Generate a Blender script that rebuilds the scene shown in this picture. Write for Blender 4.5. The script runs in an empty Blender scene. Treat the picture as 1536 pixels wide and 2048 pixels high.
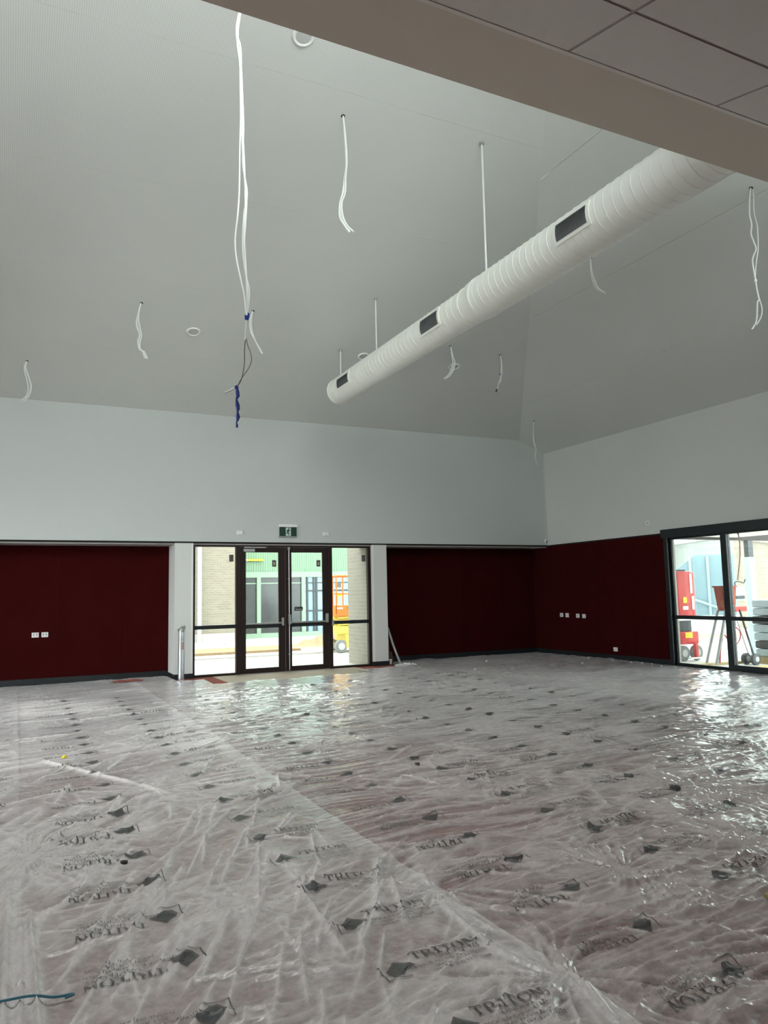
import bpy, bmesh, math, random
import numpy as np
from mathutils import Vector, Matrix

random.seed(7)
SC = bpy.context.scene
COL = SC.collection

# ------------------------------------------------------------------ camera
FPX = 1510.0
CAMPOS = Vector((0.0, 0.0, 1.6))
RIGHT = Vector((0.89991, -0.43555, -0.02132))
DOWN = Vector((0.02773, 0.10594, -0.99399))
FWD = Vector((0.43519, 0.89391, 0.10741))
cd = bpy.data.cameras.new('camera')
cd.sensor_fit = 'VERTICAL'
cd.sensor_height = 36.0
cd.lens = FPX / 2048.0 * 36.0
cd.clip_start = 0.05
cd.clip_end = 500
cam = bpy.data.objects.new('camera', cd)
COL.objects.link(cam)
m3 = Matrix((RIGHT, -DOWN, -FWD)).transposed()
cam.matrix_world = Matrix.Translation(CAMPOS) @ m3.to_4x4()
SC.camera = cam

# ------------------------------------------------------------------ sky
SKY = 6.5
w = bpy.data.worlds.new('overcast_sky')
SC.world = w
w.use_nodes = True
bgn = w.node_tree.nodes['Background']
bgn.inputs[0].default_value = (0.925, 1.0, 0.985, 1)
bgn.inputs[1].default_value = SKY

SC.view_settings.view_transform = 'Standard'
SC.view_settings.look = 'None'
SC.view_settings.exposure = 0.42
SC.view_settings.gamma = 1.0
SC.view_settings.use_curve_mapping = False
SC.cycles.use_denoising = True
SC.cycles.max_bounces = 8
SC.cycles.diffuse_bounces = 4
SC.cycles.glossy_bounces = 4
SC.cycles.transparent_max_bounces = 12
SC.cycles.use_adaptive_sampling = True
SC.cycles.adaptive_threshold = 0.08
SC.cycles.adaptive_min_samples = 16
SC.cycles.caustics_reflective = False
SC.cycles.caustics_refractive = False
SC.cycles.sample_clamp_indirect = 6.0


def portal(loc, sx, sy, direction):
    """daylight portal in a window opening (guides sky sampling, emits nothing itself)"""
    ld = bpy.data.lights.new('window_portal', 'AREA')
    ld.shape = 'RECTANGLE'
    ld.size = sx
    ld.size_y = sy
    ld.cycles.is_portal = True
    o = bpy.data.objects.new('window_portal', ld)
    COL.objects.link(o)
    d = Vector(direction)
    o.rotation_euler = d.to_track_quat('-Z', 'Y').to_euler()
    o.location = loc
    return o


# room numbers (metres; X along the back wall, Y away, Z up)
YB = 15.48      # face of the upper back wall
YN = 16.10      # back of the red niches
XR = 12.15      # right wall
XL = -3.7       # left wall (out of frame)
YF = -5.0       # wall behind the camera
ZH = 2.735      # underside of the upper walls
S1 = 0.268      # back slope
S2 = 0.404      # right slope
Z1 = 5.396
HX = 11.409
YBK0, YBK1 = 3.16, 3.64   # bulkhead soffit
ZS = 4.685

SLY0, SLY1 = 5.2, 11.62   # sliding door opening on the right wall
portal((XR + .1, (SLY0 + SLY1) / 2, 1.35), 2.6, SLY1 - SLY0, (-1, 0, 0))
portal((5.2, YB + .25, 1.33), 4.0, 2.6, (0, -1, 0))
CX0, CX1, CZ0, CZ1 = -3.3, 4.6, 5.3, 8.05   # clerestory above the bulkhead
portal(((CX0 + CX1) / 2, YBK1 - .1, (CZ0 + CZ1) / 2), CX1 - CX0, CZ1 - CZ0, (0, 1, 0))
EX0, EX1, EZ0, EZ1 = 6.0, 8.9, 5.15, 6.25  # extra clerestory pane added to brighten the right side
portal(((EX0 + EX1) / 2, YBK1 - .1, (EZ0 + EZ1) / 2), EX1 - EX0, EZ1 - EZ0, (0, 1, 0))
KX0, KX1, KY0, KY1 = -3.2, 2.8, 5.2, 6.7      # unseen roof light added in the back slope to brighten the floor
portal(((KX0 + KX1) / 2, (KY0 + KY1) / 2, Z1 + S1 * (YB - (KY0 + KY1) / 2) + .2), KX1 - KX0, (KY1 - KY0) * 1.035, (0, -S1, -1))
portal((XL - .1, 11.1, 1.8), 3.5, 7.4, (1, 0, 0))  # opening of the left window added to light the floor
portal((-1.5, YF - .1, 1.25), 2.0, 2.0, (0, 1, 0))  # opening of the rear window added to light the near end


# ------------------------------------------------------------------ helpers
def cz(z): return z


def zback(y): return Z1 + S1 * (YB - y)


def zright(x): return Z1 + S2 * (HX - x)


def ray(px, py):
    return (RIGHT * ((px - 768.0) / FPX) + DOWN * ((py - 1024.0) / FPX) + FWD)


def on_back(px, py):
    d = ray(px, py)
    t = (Z1 + S1 * YB - CAMPOS.z) / (d.z + S1 * d.y)
    return CAMPOS + d * t


def on_right(px, py):
    d = ray(px, py)
    t = (Z1 + S2 * HX - CAMPOS.z) / (d.z + S2 * d.x)
    return CAMPOS + d * t


def at(px, py, ref):
    """point of the photograph's pixel at the distance of a known place"""
    t = (Vector(ref) - CAMPOS).dot(FWD)
    return CAMPOS + ray(px, py) * t


class MB:
    def __init__(s):
        s.v = []
        s.f = []

    def box(s, x0, x1, y0, y1, z0, z1, rot=0.0, piv=None):
        pts = [(x0, y0, z0), (x1, y0, z0), (x1, y1, z0), (x0, y1, z0), (x0, y0, z1), (x1, y0, z1), (x1, y1, z1), (x0, y1, z1)]
        if rot:
            px, py = piv if piv else ((x0 + x1) / 2, (y0 + y1) / 2)
            c, sn = math.cos(rot), math.sin(rot)
            pts = [(px + (x - px) * c - (y - py) * sn, py + (x - px) * sn + (y - py) * c, z) for x, y, z in pts]
        n = len(s.v)
        s.v += pts
        s.f += [tuple(n + i for i in q) for q in ((0, 3, 2, 1), (4, 5, 6, 7), (0, 1, 5, 4), (1, 2, 6, 5), (2, 3, 7, 6), (3, 0, 4, 7))]
        return s

    def prism(s, poly, vec):
        """polygon (list of 3d points) extruded by vec"""
        n = len(s.v)
        k = len(poly)
        v = Vector(vec)
        s.v += [tuple(p) for p in poly] + [tuple(Vector(p) + v) for p in poly]
        s.f.append(tuple(n + i for i in range(k))[::-1])
        s.f.append(tuple(n + k + i for i in range(k)))
        for i in range(k):
            j = (i + 1) % k
            s.f.append((n + i, n + j, n + k + j, n + k + i))
        return s

    def tube(s, pts, r, sides=8, cap=True):
        pts = [Vector(p) for p in pts]
        n0 = len(s.v)
        rr = r if isinstance(r, (list, tuple)) else [r] * len(pts)
        up = Vector((0.13, 0.31, 0.94))
        for i, p in enumerate(pts):
            a = pts[max(i - 1, 0)]
            b = pts[min(i + 1, len(pts) - 1)]
            t = (b - a).normalized()
            u = t.cross(up)
            if u.length < 1e-3:
                u = t.cross(Vector((1, 0, 0)))
            u.normalize()
            q = t.cross(u).normalized()
            if i == 0:
                pu = u
            else:
                pu = (pu - t * pu.dot(t)).normalized()
                u = pu
                q = t.cross(u).normalized()
            for k in range(sides):
                an = 2 * math.pi * k / sides
                s.v.append(tuple(p + (u * math.cos(an) + q * math.sin(an)) * rr[i]))
        for i in range(len(pts) - 1):
            for k in range(sides):
                k2 = (k + 1) % sides
                s.f.append((n0 + i * sides + k, n0 + i * sides + k2, n0 + (i + 1) * sides + k2, n0 + (i + 1) * sides + k))
        if cap:
            s.f.append(tuple(n0 + k for k in range(sides))[::-1])
            e = n0 + (len(pts) - 1) * sides
            s.f.append(tuple(e + k for k in range(sides)))
        return s

    def cyl(s, a, b, r, sides=24, r2=None):
        return s.tube([a, b], [r, r if r2 is None else r2], sides)

    def lathe(s, prof, center, axis='Z', sides=32):
        """profile of (radius, height) turned round an axis through center"""
        n0 = len(s.v)
        cx, cy, cz_ = center
        for r, h in prof:
            for k in range(sides):
                a = 2 * math.pi * k / sides
                c, sn = r * math.cos(a), r * math.sin(a)
                if axis == 'Z':
                    s.v.append((cx + c, cy + sn, cz_ + h))
                elif axis == 'Y':
                    s.v.append((cx + c, cy + h, cz_ - sn))
                else:
                    s.v.append((cx + h, cy + c, cz_ + sn))
        for i in range(len(prof) - 1):
            for k in range(sides):
                k2 = (k + 1) % sides
                s.f.append((n0 + i * sides + k, n0 + i * sides + k2, n0 + (i + 1) * sides + k2, n0 + (i + 1) * sides + k))
        s.f.append(tuple(n0 + k for k in range(sides))[::-1])
        e = n0 + (len(prof) - 1) * sides
        s.f.append(tuple(e + k for k in range(sides)))
        return s

    def build(s, name, mat, parent=None, smooth=False, bevel=0.0):
        me = bpy.data.meshes.new(name)
        me.from_pydata([tuple(v) for v in s.v], [], s.f)
        me.update()
        if smooth:
            bm = bmesh.new()
            bm.from_mesh(me)
            bmesh.ops.recalc_face_normals(bm, faces=bm.faces)
            for f in bm.faces:
                f.smooth = True
            for e in bm.edges:
                if len(e.link_faces) == 2 and e.calc_face_angle(0) > 0.7:
                    e.smooth = False
            bm.to_mesh(me)
            bm.free()
        o = bpy.data.objects.new(name, me)
        COL.objects.link(o)
        me.materials.append(mat)
        if bevel:
            md = o.modifiers.new('bevel', 'BEVEL')
            md.width = bevel
            md.segments = 2
            md.limit_method = 'ANGLE'
        if parent:
            put(o, parent)
        return o


def put(o, parent):
    o.parent = parent
    o.matrix_parent_inverse = Matrix.Translation(-parent.location) if parent.parent is None else Matrix.Identity(4)


def tag(o, label, cat, group=None, kind=None):
    o['label'] = label
    o['category'] = cat
    if group:
        o['group'] = group
    if kind:
        o['kind'] = kind
    return o


def thing(name, loc, label, cat, group=None):
    o = bpy.data.objects.new(name, None)
    o.empty_display_size = 0.1
    COL.objects.link(o)
    o.location = loc
    return tag(o, label, cat, group)


def struct(o, label=None):
    o['kind'] = 'structure'
    if label:
        o['label'] = label
    return o


def sempty(name, loc=(0, 0, 0), label=None):
    o = bpy.data.objects.new(name, None)
    o.empty_display_size = 0.1
    COL.objects.link(o)
    o.location = loc
    return struct(o, label)


def smooth_line(pts, n=6):
    P = [Vector(p) for p in pts]
    P = [P[0] * 2 - P[1]] + P + [P[-1] * 2 - P[-2]]
    out = []
    for i in range(1, len(P) - 2):
        a, b, c, d = P[i - 1], P[i], P[i + 1], P[i + 2]
        for k in range(n):
            t = k / n
            out.append(0.5 * ((2 * b) + (c - a) * t + (2 * a - 5 * b + 4 * c - d) * t * t + (3 * b - a - 3 * c + d) * t ** 3))
    out.append(P[-2])
    return out


def grid_wall(us, vs, holes, place, thick):
    """wall with openings as one connected mesh; place(u,v,d) gives the 3d point"""
    bm = bmesh.new()
    front, back = {}, {}
    def solid(i, j):
        if i < 0 or j < 0 or i >= len(us) - 1 or j >= len(vs) - 1:
            return False
        cu, cv = (us[i] + us[i + 1]) / 2, (vs[j] + vs[j + 1]) / 2
        return not any(h[0] < cu < h[1] and h[2] < cv < h[3] for h in holes)
    def V(d, i, j):
        D = front if d == 0 else back
        if (i, j) not in D:
            D[(i, j)] = bm.verts.new(place(us[i], vs[j], d * thick))
        return D[(i, j)]
    for i in range(len(us) - 1):
        for j in range(len(vs) - 1):
            if not solid(i, j):
                continue
            c = [(i, j), (i + 1, j), (i + 1, j + 1), (i, j + 1)]
            bm.faces.new([V(0, *q) for q in c])
            bm.faces.new([V(1, *q) for q in reversed(c)])
            for (a, b, ni, nj) in ((0, 1, i, j - 1), (1, 2, i + 1, j), (2, 3, i, j + 1), (3, 0, i - 1, j)):
                if not solid(ni, nj):
                    bm.faces.new([V(0, *c[b]), V(0, *c[a]), V(1, *c[a]), V(1, *c[b])])
    bmesh.ops.recalc_face_normals(bm, faces=bm.faces)
    me = bpy.data.meshes.new('wall')
    bm.to_mesh(me)
    bm.free()
    return me


def obj_from(me, name, mat, parent=None):
    me.name = name
    o = bpy.data.objects.new(name, me)
    COL.objects.link(o)
    me.materials.append(mat)
    if parent:
        put(o, parent)
    return o


# ------------------------------------------------------------------ materials
MATS = {}


def nt(name):
    m = bpy.data.materials.new(name)
    m.use_nodes = True
    MATS[name] = m
    return m, m.node_tree, m.node_tree.nodes, m.node_tree.links


def plain(name, col, rough=0.6, metal=0.0, noise=0.0, nscale=8.0, bump=0.0, bscale=60.0, spec=0.5):
    m, t, N, L = nt(name)
    b = N['Principled BSDF']
    b.inputs['Base Color'].default_value = (*col, 1)
    b.inputs['Roughness'].default_value = rough
    b.inputs['Metallic'].default_value = metal
    b.inputs['Specular IOR Level'].default_value = spec
    tc = N.new('ShaderNodeTexCoord')
    if noise:
        nz = N.new('ShaderNodeTexNoise')
        nz.inputs['Scale'].default_value = nscale
        nz.inputs['Detail'].default_value = 5
        L.new(tc.outputs['Object'], nz.inputs['Vector'])
        mx = N.new('ShaderNodeMix')
        mx.data_type = 'RGBA'
        mx.inputs[6].default_value = (*[c * (1 - noise) for c in col], 1)
        mx.inputs[7].default_value = (*[min(1, c * (1 + noise)) for c in col], 1)
        L.new(nz.outputs['Fac'], mx.inputs[0])
        L.new(mx.outputs[2], b.inputs['Base Color'])
    if bump:
        n2 = N.new('ShaderNodeTexNoise')
        n2.inputs['Scale'].default_value = bscale
        n2.inputs['Detail'].default_value = 3
        L.new(tc.outputs['Object'], n2.inputs['Vector'])
        bp = N.new('ShaderNodeBump')
        bp.inputs['Strength'].default_value = bump
        bp.inputs['Distance'].default_value = 0.01
        L.new(n2.outputs['Fac'], bp.inputs['Height'])
        L.new(bp.outputs['Normal'], b.inputs['Normal'])
    return m


def perforated(name, col, ax, pitch=0.03, rad=0.2, dark=0.45):
    """painted board with a grid of small round holes"""
    m, t, N, L = nt(name)
    b = N['Principled BSDF']
    b.inputs['Roughness'].default_value = 0.75
    b.inputs['Specular IOR Level'].default_value = 0.25
    tc = N.new('ShaderNodeTexCoord')
    sp = N.new('ShaderNodeSeparateXYZ')
    L.new(tc.outputs['Object'], sp.inputs[0])
    cs = []
    for a in ax:
        d = N.new('ShaderNodeMath'); d.operation = 'DIVIDE'; d.inputs[1].default_value = pitch
        L.new(sp.outputs[a], d.inputs[0])
        f = N.new('ShaderNodeMath'); f.operation = 'FRACT'
        L.new(d.outputs[0], f.inputs[0])
        s_ = N.new('ShaderNodeMath'); s_.operation = 'SUBTRACT'; s_.inputs[1].default_value = 0.5
        L.new(f.outputs[0], s_.inputs[0])
        p = N.new('ShaderNodeMath'); p.operation = 'MULTIPLY'
        L.new(s_.outputs[0], p.inputs[0]); L.new(s_.outputs[0], p.inputs[1])
        cs.append(p)
    ad = N.new('ShaderNodeMath'); ad.operation = 'ADD'
    L.new(cs[0].outputs[0], ad.inputs[0]); L.new(cs[1].outputs[0], ad.inputs[1])
    lt = N.new('ShaderNodeMath'); lt.operation = 'LESS_THAN'; lt.inputs[1].default_value = rad * rad
    L.new(ad.outputs[0], lt.inputs[0])
    nz = N.new('ShaderNodeTexNoise'); nz.inputs['Scale'].default_value = 0.8; nz.inputs['Detail'].default_value = 4
    L.new(tc.outputs['Object'], nz.inputs['Vector'])
    base = N.new('ShaderNodeMix'); base.data_type = 'RGBA'
    base.inputs[6].default_value = (*[c * .96 for c in col], 1)
    base.inputs[7].default_value = (*[c * 1.03 for c in col], 1)
    L.new(nz.outputs['Fac'], base.inputs[0])
    mx = N.new('ShaderNodeMix'); mx.data_type = 'RGBA'
    mx.inputs[7].default_value = (*[c * dark for c in col], 1)
    L.new(base.outputs[2], mx.inputs[6])
    L.new(lt.outputs[0], mx.inputs[0])
    L.new(mx.outputs[2], b.inputs['Base Color'])
    return m


def glass(name, tint=(1, 1, 1), dirt=0.0, refl=1.0):
    m, t, N, L = nt(name)
    N.remove(N['Principled BSDF'])
    out = N['Material Output']
    tr = N.new('ShaderNodeBsdfTransparent'); tr.inputs[0].default_value = (*tint, 1)
    gl = N.new('ShaderNodeBsdfGlossy'); gl.inputs['Roughness'].default_value = 0.03
    fr = N.new('ShaderNodeFresnel'); fr.inputs[0].default_value = 1.45
    mu = N.new('ShaderNodeMath'); mu.operation = 'MULTIPLY'; mu.inputs[1].default_value = refl
    L.new(fr.outputs[0], mu.inputs[0])
    mx = N.new('ShaderNodeMixShader')
    L.new(mu.outputs[0], mx.inputs[0]); L.new(tr.outputs[0], mx.inputs[1]); L.new(gl.outputs[0], mx.inputs[2])
    last = mx
    if dirt:
        tc = N.new('ShaderNodeTexCoord')
        vo = N.new('ShaderNodeTexVoronoi'); vo.inputs['Scale'].default_value = 4.0
        L.new(tc.outputs['Object'], vo.inputs['Vector'])
        lt = N.new('ShaderNodeMath'); lt.operation = 'LESS_THAN'; lt.inputs[1].default_value = dirt
        L.new(vo.outputs['Distance'], lt.inputs[0])
        df = N.new('ShaderNodeBsdfDiffuse'); df.inputs[0].default_value = (.12, .12, .11, 1)
        m2 = N.new('ShaderNodeMixShader')
        L.new(lt.outputs[0], m2.inputs[0]); L.new(mx.outputs[0], m2.inputs[1]); L.new(df.outputs[0], m2.inputs[2])
        last = m2
    L.new(last.outputs[0], out.inputs[0])
    return m


def film(name, milky=0.42, col=(.74, .72, .72)):
    """thin polythene sheet: partly clear, partly milky, glossy"""
    m, t, N, L = nt(name)
    N.remove(N['Principled BSDF'])
    out = N['Material Output']
    tc = N.new('ShaderNodeTexCoord')
    nz = N.new('ShaderNodeTexNoise'); nz.inputs['Scale'].default_value = 16.0; nz.inputs['Detail'].default_value = 8; nz.inputs['Roughness'].default_value = .75
    L.new(tc.outputs['Object'], nz.inputs['Vector'])
    mr = N.new('ShaderNodeMapRange')
    mr.inputs[1].default_value = .25; mr.inputs[2].default_value = .75
    mr.inputs[3].default_value = milky - .17; mr.inputs[4].default_value = milky + .17
    L.new(nz.outputs['Fac'], mr.inputs[0])
    # where the sheet lies tight on the carpet it is clearer, where it lifts off it turns milky
    ge = N.new('ShaderNodeNewGeometry'); sz = N.new('ShaderNodeSeparateXYZ')
    L.new(ge.outputs['Position'], sz.inputs[0])
    lr = N.new('ShaderNodeMapRange')
    lr.inputs[1].default_value = .006; lr.inputs[2].default_value = .022
    lr.inputs[3].default_value = -.16; lr.inputs[4].default_value = .36
    L.new(sz.outputs[2], lr.inputs[0])
    mk = N.new('ShaderNodeMath'); mk.operation = 'ADD'; mk.use_clamp = True
    L.new(mr.outputs[0], mk.inputs[0]); L.new(lr.outputs[0], mk.inputs[1])
    n2 = N.new('ShaderNodeTexNoise'); n2.inputs['Scale'].default_value = 38.0; n2.inputs['Detail'].default_value = 6; n2.inputs['Roughness'].default_value = .6
    n2.inputs['Distortion'].default_value = 1.2
    L.new(tc.outputs['Object'], n2.inputs['Vector'])
    bp = N.new('ShaderNodeBump'); bp.inputs['Strength'].default_value = .9; bp.inputs['Distance'].default_value = .006
    bg = N.new('ShaderNodeBump'); bg.inputs['Strength'].default_value = .16; bg.inputs['Distance'].default_value = .006
    L.new(n2.outputs['Fac'], bg.inputs['Height'])
    sh = N.new('ShaderNodeBsdfSheen'); sh.inputs['Color'].default_value = (.20, .20, .205, 1); sh.inputs['Roughness'].default_value = .35
    L.new(n2.outputs['Fac'], bp.inputs['Height'])
    tr = N.new('ShaderNodeBsdfTransparent')
    df = N.new('ShaderNodeBsdfDiffuse'); df.inputs[0].default_value = (*col, 1)
    L.new(bp.outputs['Normal'], df.inputs['Normal'])
    gl = N.new('ShaderNodeBsdfGlossy'); gl.inputs['Roughness'].default_value = .06
    L.new(bg.outputs['Normal'], gl.inputs['Normal'])
    fr = N.new('ShaderNodeFresnel'); fr.inputs[0].default_value = 1.5
    L.new(bg.outputs['Normal'], fr.inputs['Normal'])
    m1 = N.new('ShaderNodeMixShader')
    L.new(mk.outputs[0], m1.inputs[0]); L.new(tr.outputs[0], m1.inputs[1]); L.new(df.outputs[0], m1.inputs[2])
    m2 = N.new('ShaderNodeMixShader')
    L.new(fr.outputs[0], m2.inputs[0]); L.new(m1.outputs[0], m2.inputs[1]); L.new(gl.outputs[0], m2.inputs[2])
    m3_ = N.new('ShaderNodeAddShader')
    L.new(m2.outputs[0], m3_.inputs[0]); L.new(sh.outputs[0], m3_.inputs[1])
    L.new(m3_.outputs[0], out.inputs[0])
    return m


def brick_mat(name, c1, c2, mortar, ax):
    m, t, N, L = nt(name)
    b = N['Principled BSDF']; b.inputs['Roughness'].default_value = .85
    tc = N.new('ShaderNodeTexCoord'); sp = N.new('ShaderNodeSeparateXYZ'); cb = N.new('ShaderNodeCombineXYZ')
    L.new(tc.outputs['Object'], sp.inputs[0])
    L.new(sp.outputs[ax], cb.inputs[0]); L.new(sp.outputs[2], cb.inputs[1])
    br = N.new('ShaderNodeTexBrick')
    br.inputs['Color1'].default_value = (*c1, 1); br.inputs['Color2'].default_value = (*c2, 1); br.inputs['Mortar'].default_value = (*mortar, 1)
    br.inputs['Scale'].default_value = 1.0
    br.inputs['Mortar Size'].default_value = .006
    br.inputs['Brick Width'].default_value = .24; br.inputs['Row Height'].default_value = .086
    L.new(cb.outputs[0], br.inputs['Vector'])
    L.new(br.outputs['Color'], b.inputs['Base Color'])
    return m


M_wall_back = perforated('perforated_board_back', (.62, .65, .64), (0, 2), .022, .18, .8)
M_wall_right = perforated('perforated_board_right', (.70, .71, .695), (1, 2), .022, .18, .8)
M_ceil = perforated('perforated_ceiling', (.73, .75, .725), (0, 1), .022, .21, .68)
M_plaster = plain('grey_plaster', (.72, .725, .71), .8, noise=.03, nscale=2)
M_soffgrey = plain('grey_niche_soffit', (.34, .32, .31), .85)
M_beige = plain('beige_soffit_paint', (.70, .63, .555), .85, noise=.03, nscale=2)
M_tile = plain('ceiling_tile', (.68, .64, .61), .9, noise=.04, nscale=14, bump=.15, bscale=250)
M_grid = plain('ceiling_grid_paint', (.44, .40, .375), .6)
M_trimw = plain('white_angle_trim', (.80, .76, .72), .5)
M_red = plain('maroon_felt', (.040, .0022, .0025), .95, noise=.25, nscale=3, bump=.3, bscale=400, spec=.1)
M_base = plain('black_vinyl_skirting', (.012, .016, .019), .35)
M_brown = plain('dark_brown_powdercoat', (.021, .011, .010), .42, spec=.3)
M_black = plain('black_powdercoat', (.010, .015, .018), .32)
M_void = plain('shadow_gap_black', (.01, .01, .01), .9)
M_gap = plain('felt_joint', (.03, .003, .004), .95)
M_glass = glass('door_glass', (.80, .825, .805), .035, 1.0)
M_glass2 = glass('slider_glass', (.88, .92, .905), 0, 1.0)
M_glass3 = glass('clear_glass', (1, 1, 1), 0, 1.0)
M_steel = plain('brushed_steel', (.55, .55, .54), .3, 1.0)
M_alu = plain('grey_aluminium', (.42, .42, .42), .4, .6)
M_white = plain('white_plastic', (.88, .88, .87), .4)
M_whitedull = plain('offwhite_plastic', (.55, .56, .55), .5)
M_slot = plain('dark_slot', (.03, .03, .03), .6)
M_carpet = plain('terracotta_carpet', (.40, .135, .108), .95, noise=.3, nscale=30, bump=.4, bscale=300, spec=.1)
M_mat = plain('tan_entrance_board', (.60, .50, .38), .75, noise=.1, nscale=5)
M_film = film('clear_floor_film', .31, (.88, .79, .78))
M_filmL = film('milky_floor_film', .47, (.94, .865, .86))
M_ink = plain('printed_ink', (.075, .082, .083), .35)
_n = M_ink.node_tree
_o = _n.nodes['Material Output']
_t = _n.nodes.new('ShaderNodeBsdfTransparent')
_x = _n.nodes.new('ShaderNodeMixShader')
_x.inputs[0].default_value = .74
_n.links.new(_t.outputs[0], _x.inputs[1]); _n.links.new(_n.nodes['Principled BSDF'].outputs[0], _x.inputs[2]); _n.links.new(_x.outputs[0], _o.inputs[0])
M_inkgrey = plain('printed_ink_grey', (.07, .085, .088), .35)
M_duct = plain('offwhite_duct_paint', (.86, .87, .815), .36, noise=.02, nscale=3)
M_grille = plain('dark_grille_louvre', (.05, .055, .06), .4, .4)
M_louv = plain('grey_louvre_blade', (.34, .36, .38), .35, .5)
M_cable = plain('white_cable_sheath', (.74, .76, .74), .45)
M_bluetape = plain('blue_tape', (.02, .045, .28), .4)
M_copper = plain('dark_wire_core', (.16, .14, .12), .5)
M_tip = plain('black_tip', (.02, .02, .02), .6)
M_green = plain('dark_green_sign', (.004, .045, .028), .3)
M_signw = plain('pale_sign_print', (.55, .68, .62), .4)
M_silver = plain('silver_foil_tube', (.62, .65, .70), .28, .75, noise=.12, nscale=14, bump=.2, bscale=30)
M_cardb = plain('brown_cardboard', (.10, .065, .045), .85, noise=.2, nscale=9)
M_greyrod = plain('grey_pvc_rod', (.34, .36, .38), .4)
M_crumple = plain('crumpled_white_film', (.82, .82, .82), .25)
M_twine = plain('blue_rope', (.05, .19, .27), .6)
M_yellow = plain('yellow_plastic', (.85, .72, .03), .5)
M_wood = plain('pale_pine', (.42, .32, .15), .7, noise=.2, nscale=20)
M_conc = plain('pale_concrete', (.50, .49, .465), .9, noise=.06, nscale=1.5)
M_mulch = plain('orange_mulch', (.30, .20, .12), .95, noise=.35, nscale=12, bump=.6, bscale=20)
M_kerb = plain('kerb_concrete', (.45, .42, .39), .9)
M_mint = plain('mint_cladding', (.20, .31, .215), .5, noise=.03)
M_mintl = plain('pale_mint_frame', (.25, .35, .265), .5)
M_darkglass = plain('dark_window_glass', (.03, .035, .04), .12, noise=.6, nscale=7, spec=.9)
M_skyglass = plain('sky_reflection_glass', (.22, .36, .46), .15, noise=.25, nscale=3, spec=.8)  # reflected sky painted into the base colour of dark glass
M_brick = brick_mat('cream_brick', (.26, .225, .18), (.225, .19, .15), (.31, .29, .25), 0)
M_brick2 = brick_mat('cream_brick_return', (.30, .265, .22), (.265, .235, .195), (.34, .32, .285), 1)
M_block = brick_mat('pale_blockwork', (.25, .265, .25), (.225, .24, .225), (.28, .29, .27), 0)
M_downpipe = plain('pale_blue_pipe', (.42, .54, .60), .4)
M_orange = plain('orange_lift_paint', (.85, .17, .02), .45)
M_yel = plain('yellow_lift_paint', (.72, .58, .10), .45)
M_tyre = plain('grey_tyre', (.22, .22, .22), .8)
M_hub = plain('pale_wheel_hub', (.5, .5, .5), .5)
M_redp = plain('red_lift_paint', (.62, .035, .03), .4)
M_dark = plain('dark_machine_grey', (.05, .055, .06), .5)
M_hopper = plain('rust_orange_hopper', (.36, .055, .018), .5)
M_hose = plain('red_rubber_hose', (.42, .03, .05), .5)
M_pinkhose = plain('mauve_hose', (.32, .19, .22), .5)
M_soffit = plain('cream_canopy_soffit', (.62, .60, .53), .8)
M_bluewall = plain('pale_blue_panel', (.17, .25, .285), .5, noise=.15, nscale=2)
M_blueframe = plain('pale_blue_post', (.30, .38, .39), .5)
M_bag = plain('pale_blue_wrap', (.42, .52, .56), .35, noise=.2, nscale=8)
M_sticker = plain('grey_sticker', (.10, .085, .08), .6)
M_stickerl = plain('pale_sticker_print', (.45, .36, .32), .6)

# ------------------------------------------------------------------ floor, walls
fl = MB().box(XL, XR + .2, YF, YN, -.2, 0).build('floor', M_carpet)
struct(fl, 'terracotta carpet floor under clear film')

me = grid_wall([XL, HX, XR], [ZH, Z1 - .0, 5.9], [], lambda u, v, d: (u, YB + d, v), .62)
struct(obj_from(me, 'wall_back', M_wall_back), 'pale grey perforated upper back wall')
# soffit and shadow gap above niches and doors
struct(MB().box(XL, XR, YB + .015, YB + .07, 2.70, ZH).build('trim_1', M_void), 'black shadow gap under the upper back wall')
struct(MB().box(XL, XR, YB + .03, YN, 2.672, 2.70).build('trim_2', M_soffgrey), 'pale soffit strip above the niches')


def felt_wall(name, segs, place, h0, h1, label):
    root = sempty(name, (0, 0, 0), label)
    u0, u1 = segs[0], segs[-1]
    b = MB()
    b.prism([place(u0, h0, .01), place(u1, h0, .01), place(u1, h1, .01), place(u0, h1, .01)], Vector(place(u0, h0, .12)) - Vector(place(u0, h0, .01)))
    b.build('backing_board', M_gap, root)
    for a, c in zip(segs[:-1], segs[1:]):
        g = .0025
        q = MB()
        q.prism([place(a + g, h0, 0), place(c - g, h0, 0), place(c - g, h1, 0), place(a + g, h1, 0)], Vector(place(a, h0, .01)) - Vector(place(a, h0, 0)))
        q.build('felt_panel', M_red, root)
    return root


felt_wall('wall_back_left', [XL, -2.88, -1.68, -.48, .72, 1.92, 2.84], lambda u, v, d: (u, YN + d, v), 0, 2.69, 'dark maroon felt wall in the left niche')
felt_wall('wall_back_right', [7.56, 8.76, 9.96, 11.16, XR], lambda u, v, d: (u, YN + d, v), 0, 2.69, 'dark maroon felt wall in the right niche')
felt_wall('wall_right_lower', [11.62, 12.6, 13.8, 15.0, YN], lambda u, v, d: (XR + d, u, v), 0, 2.70, 'dark maroon felt right wall')

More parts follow.
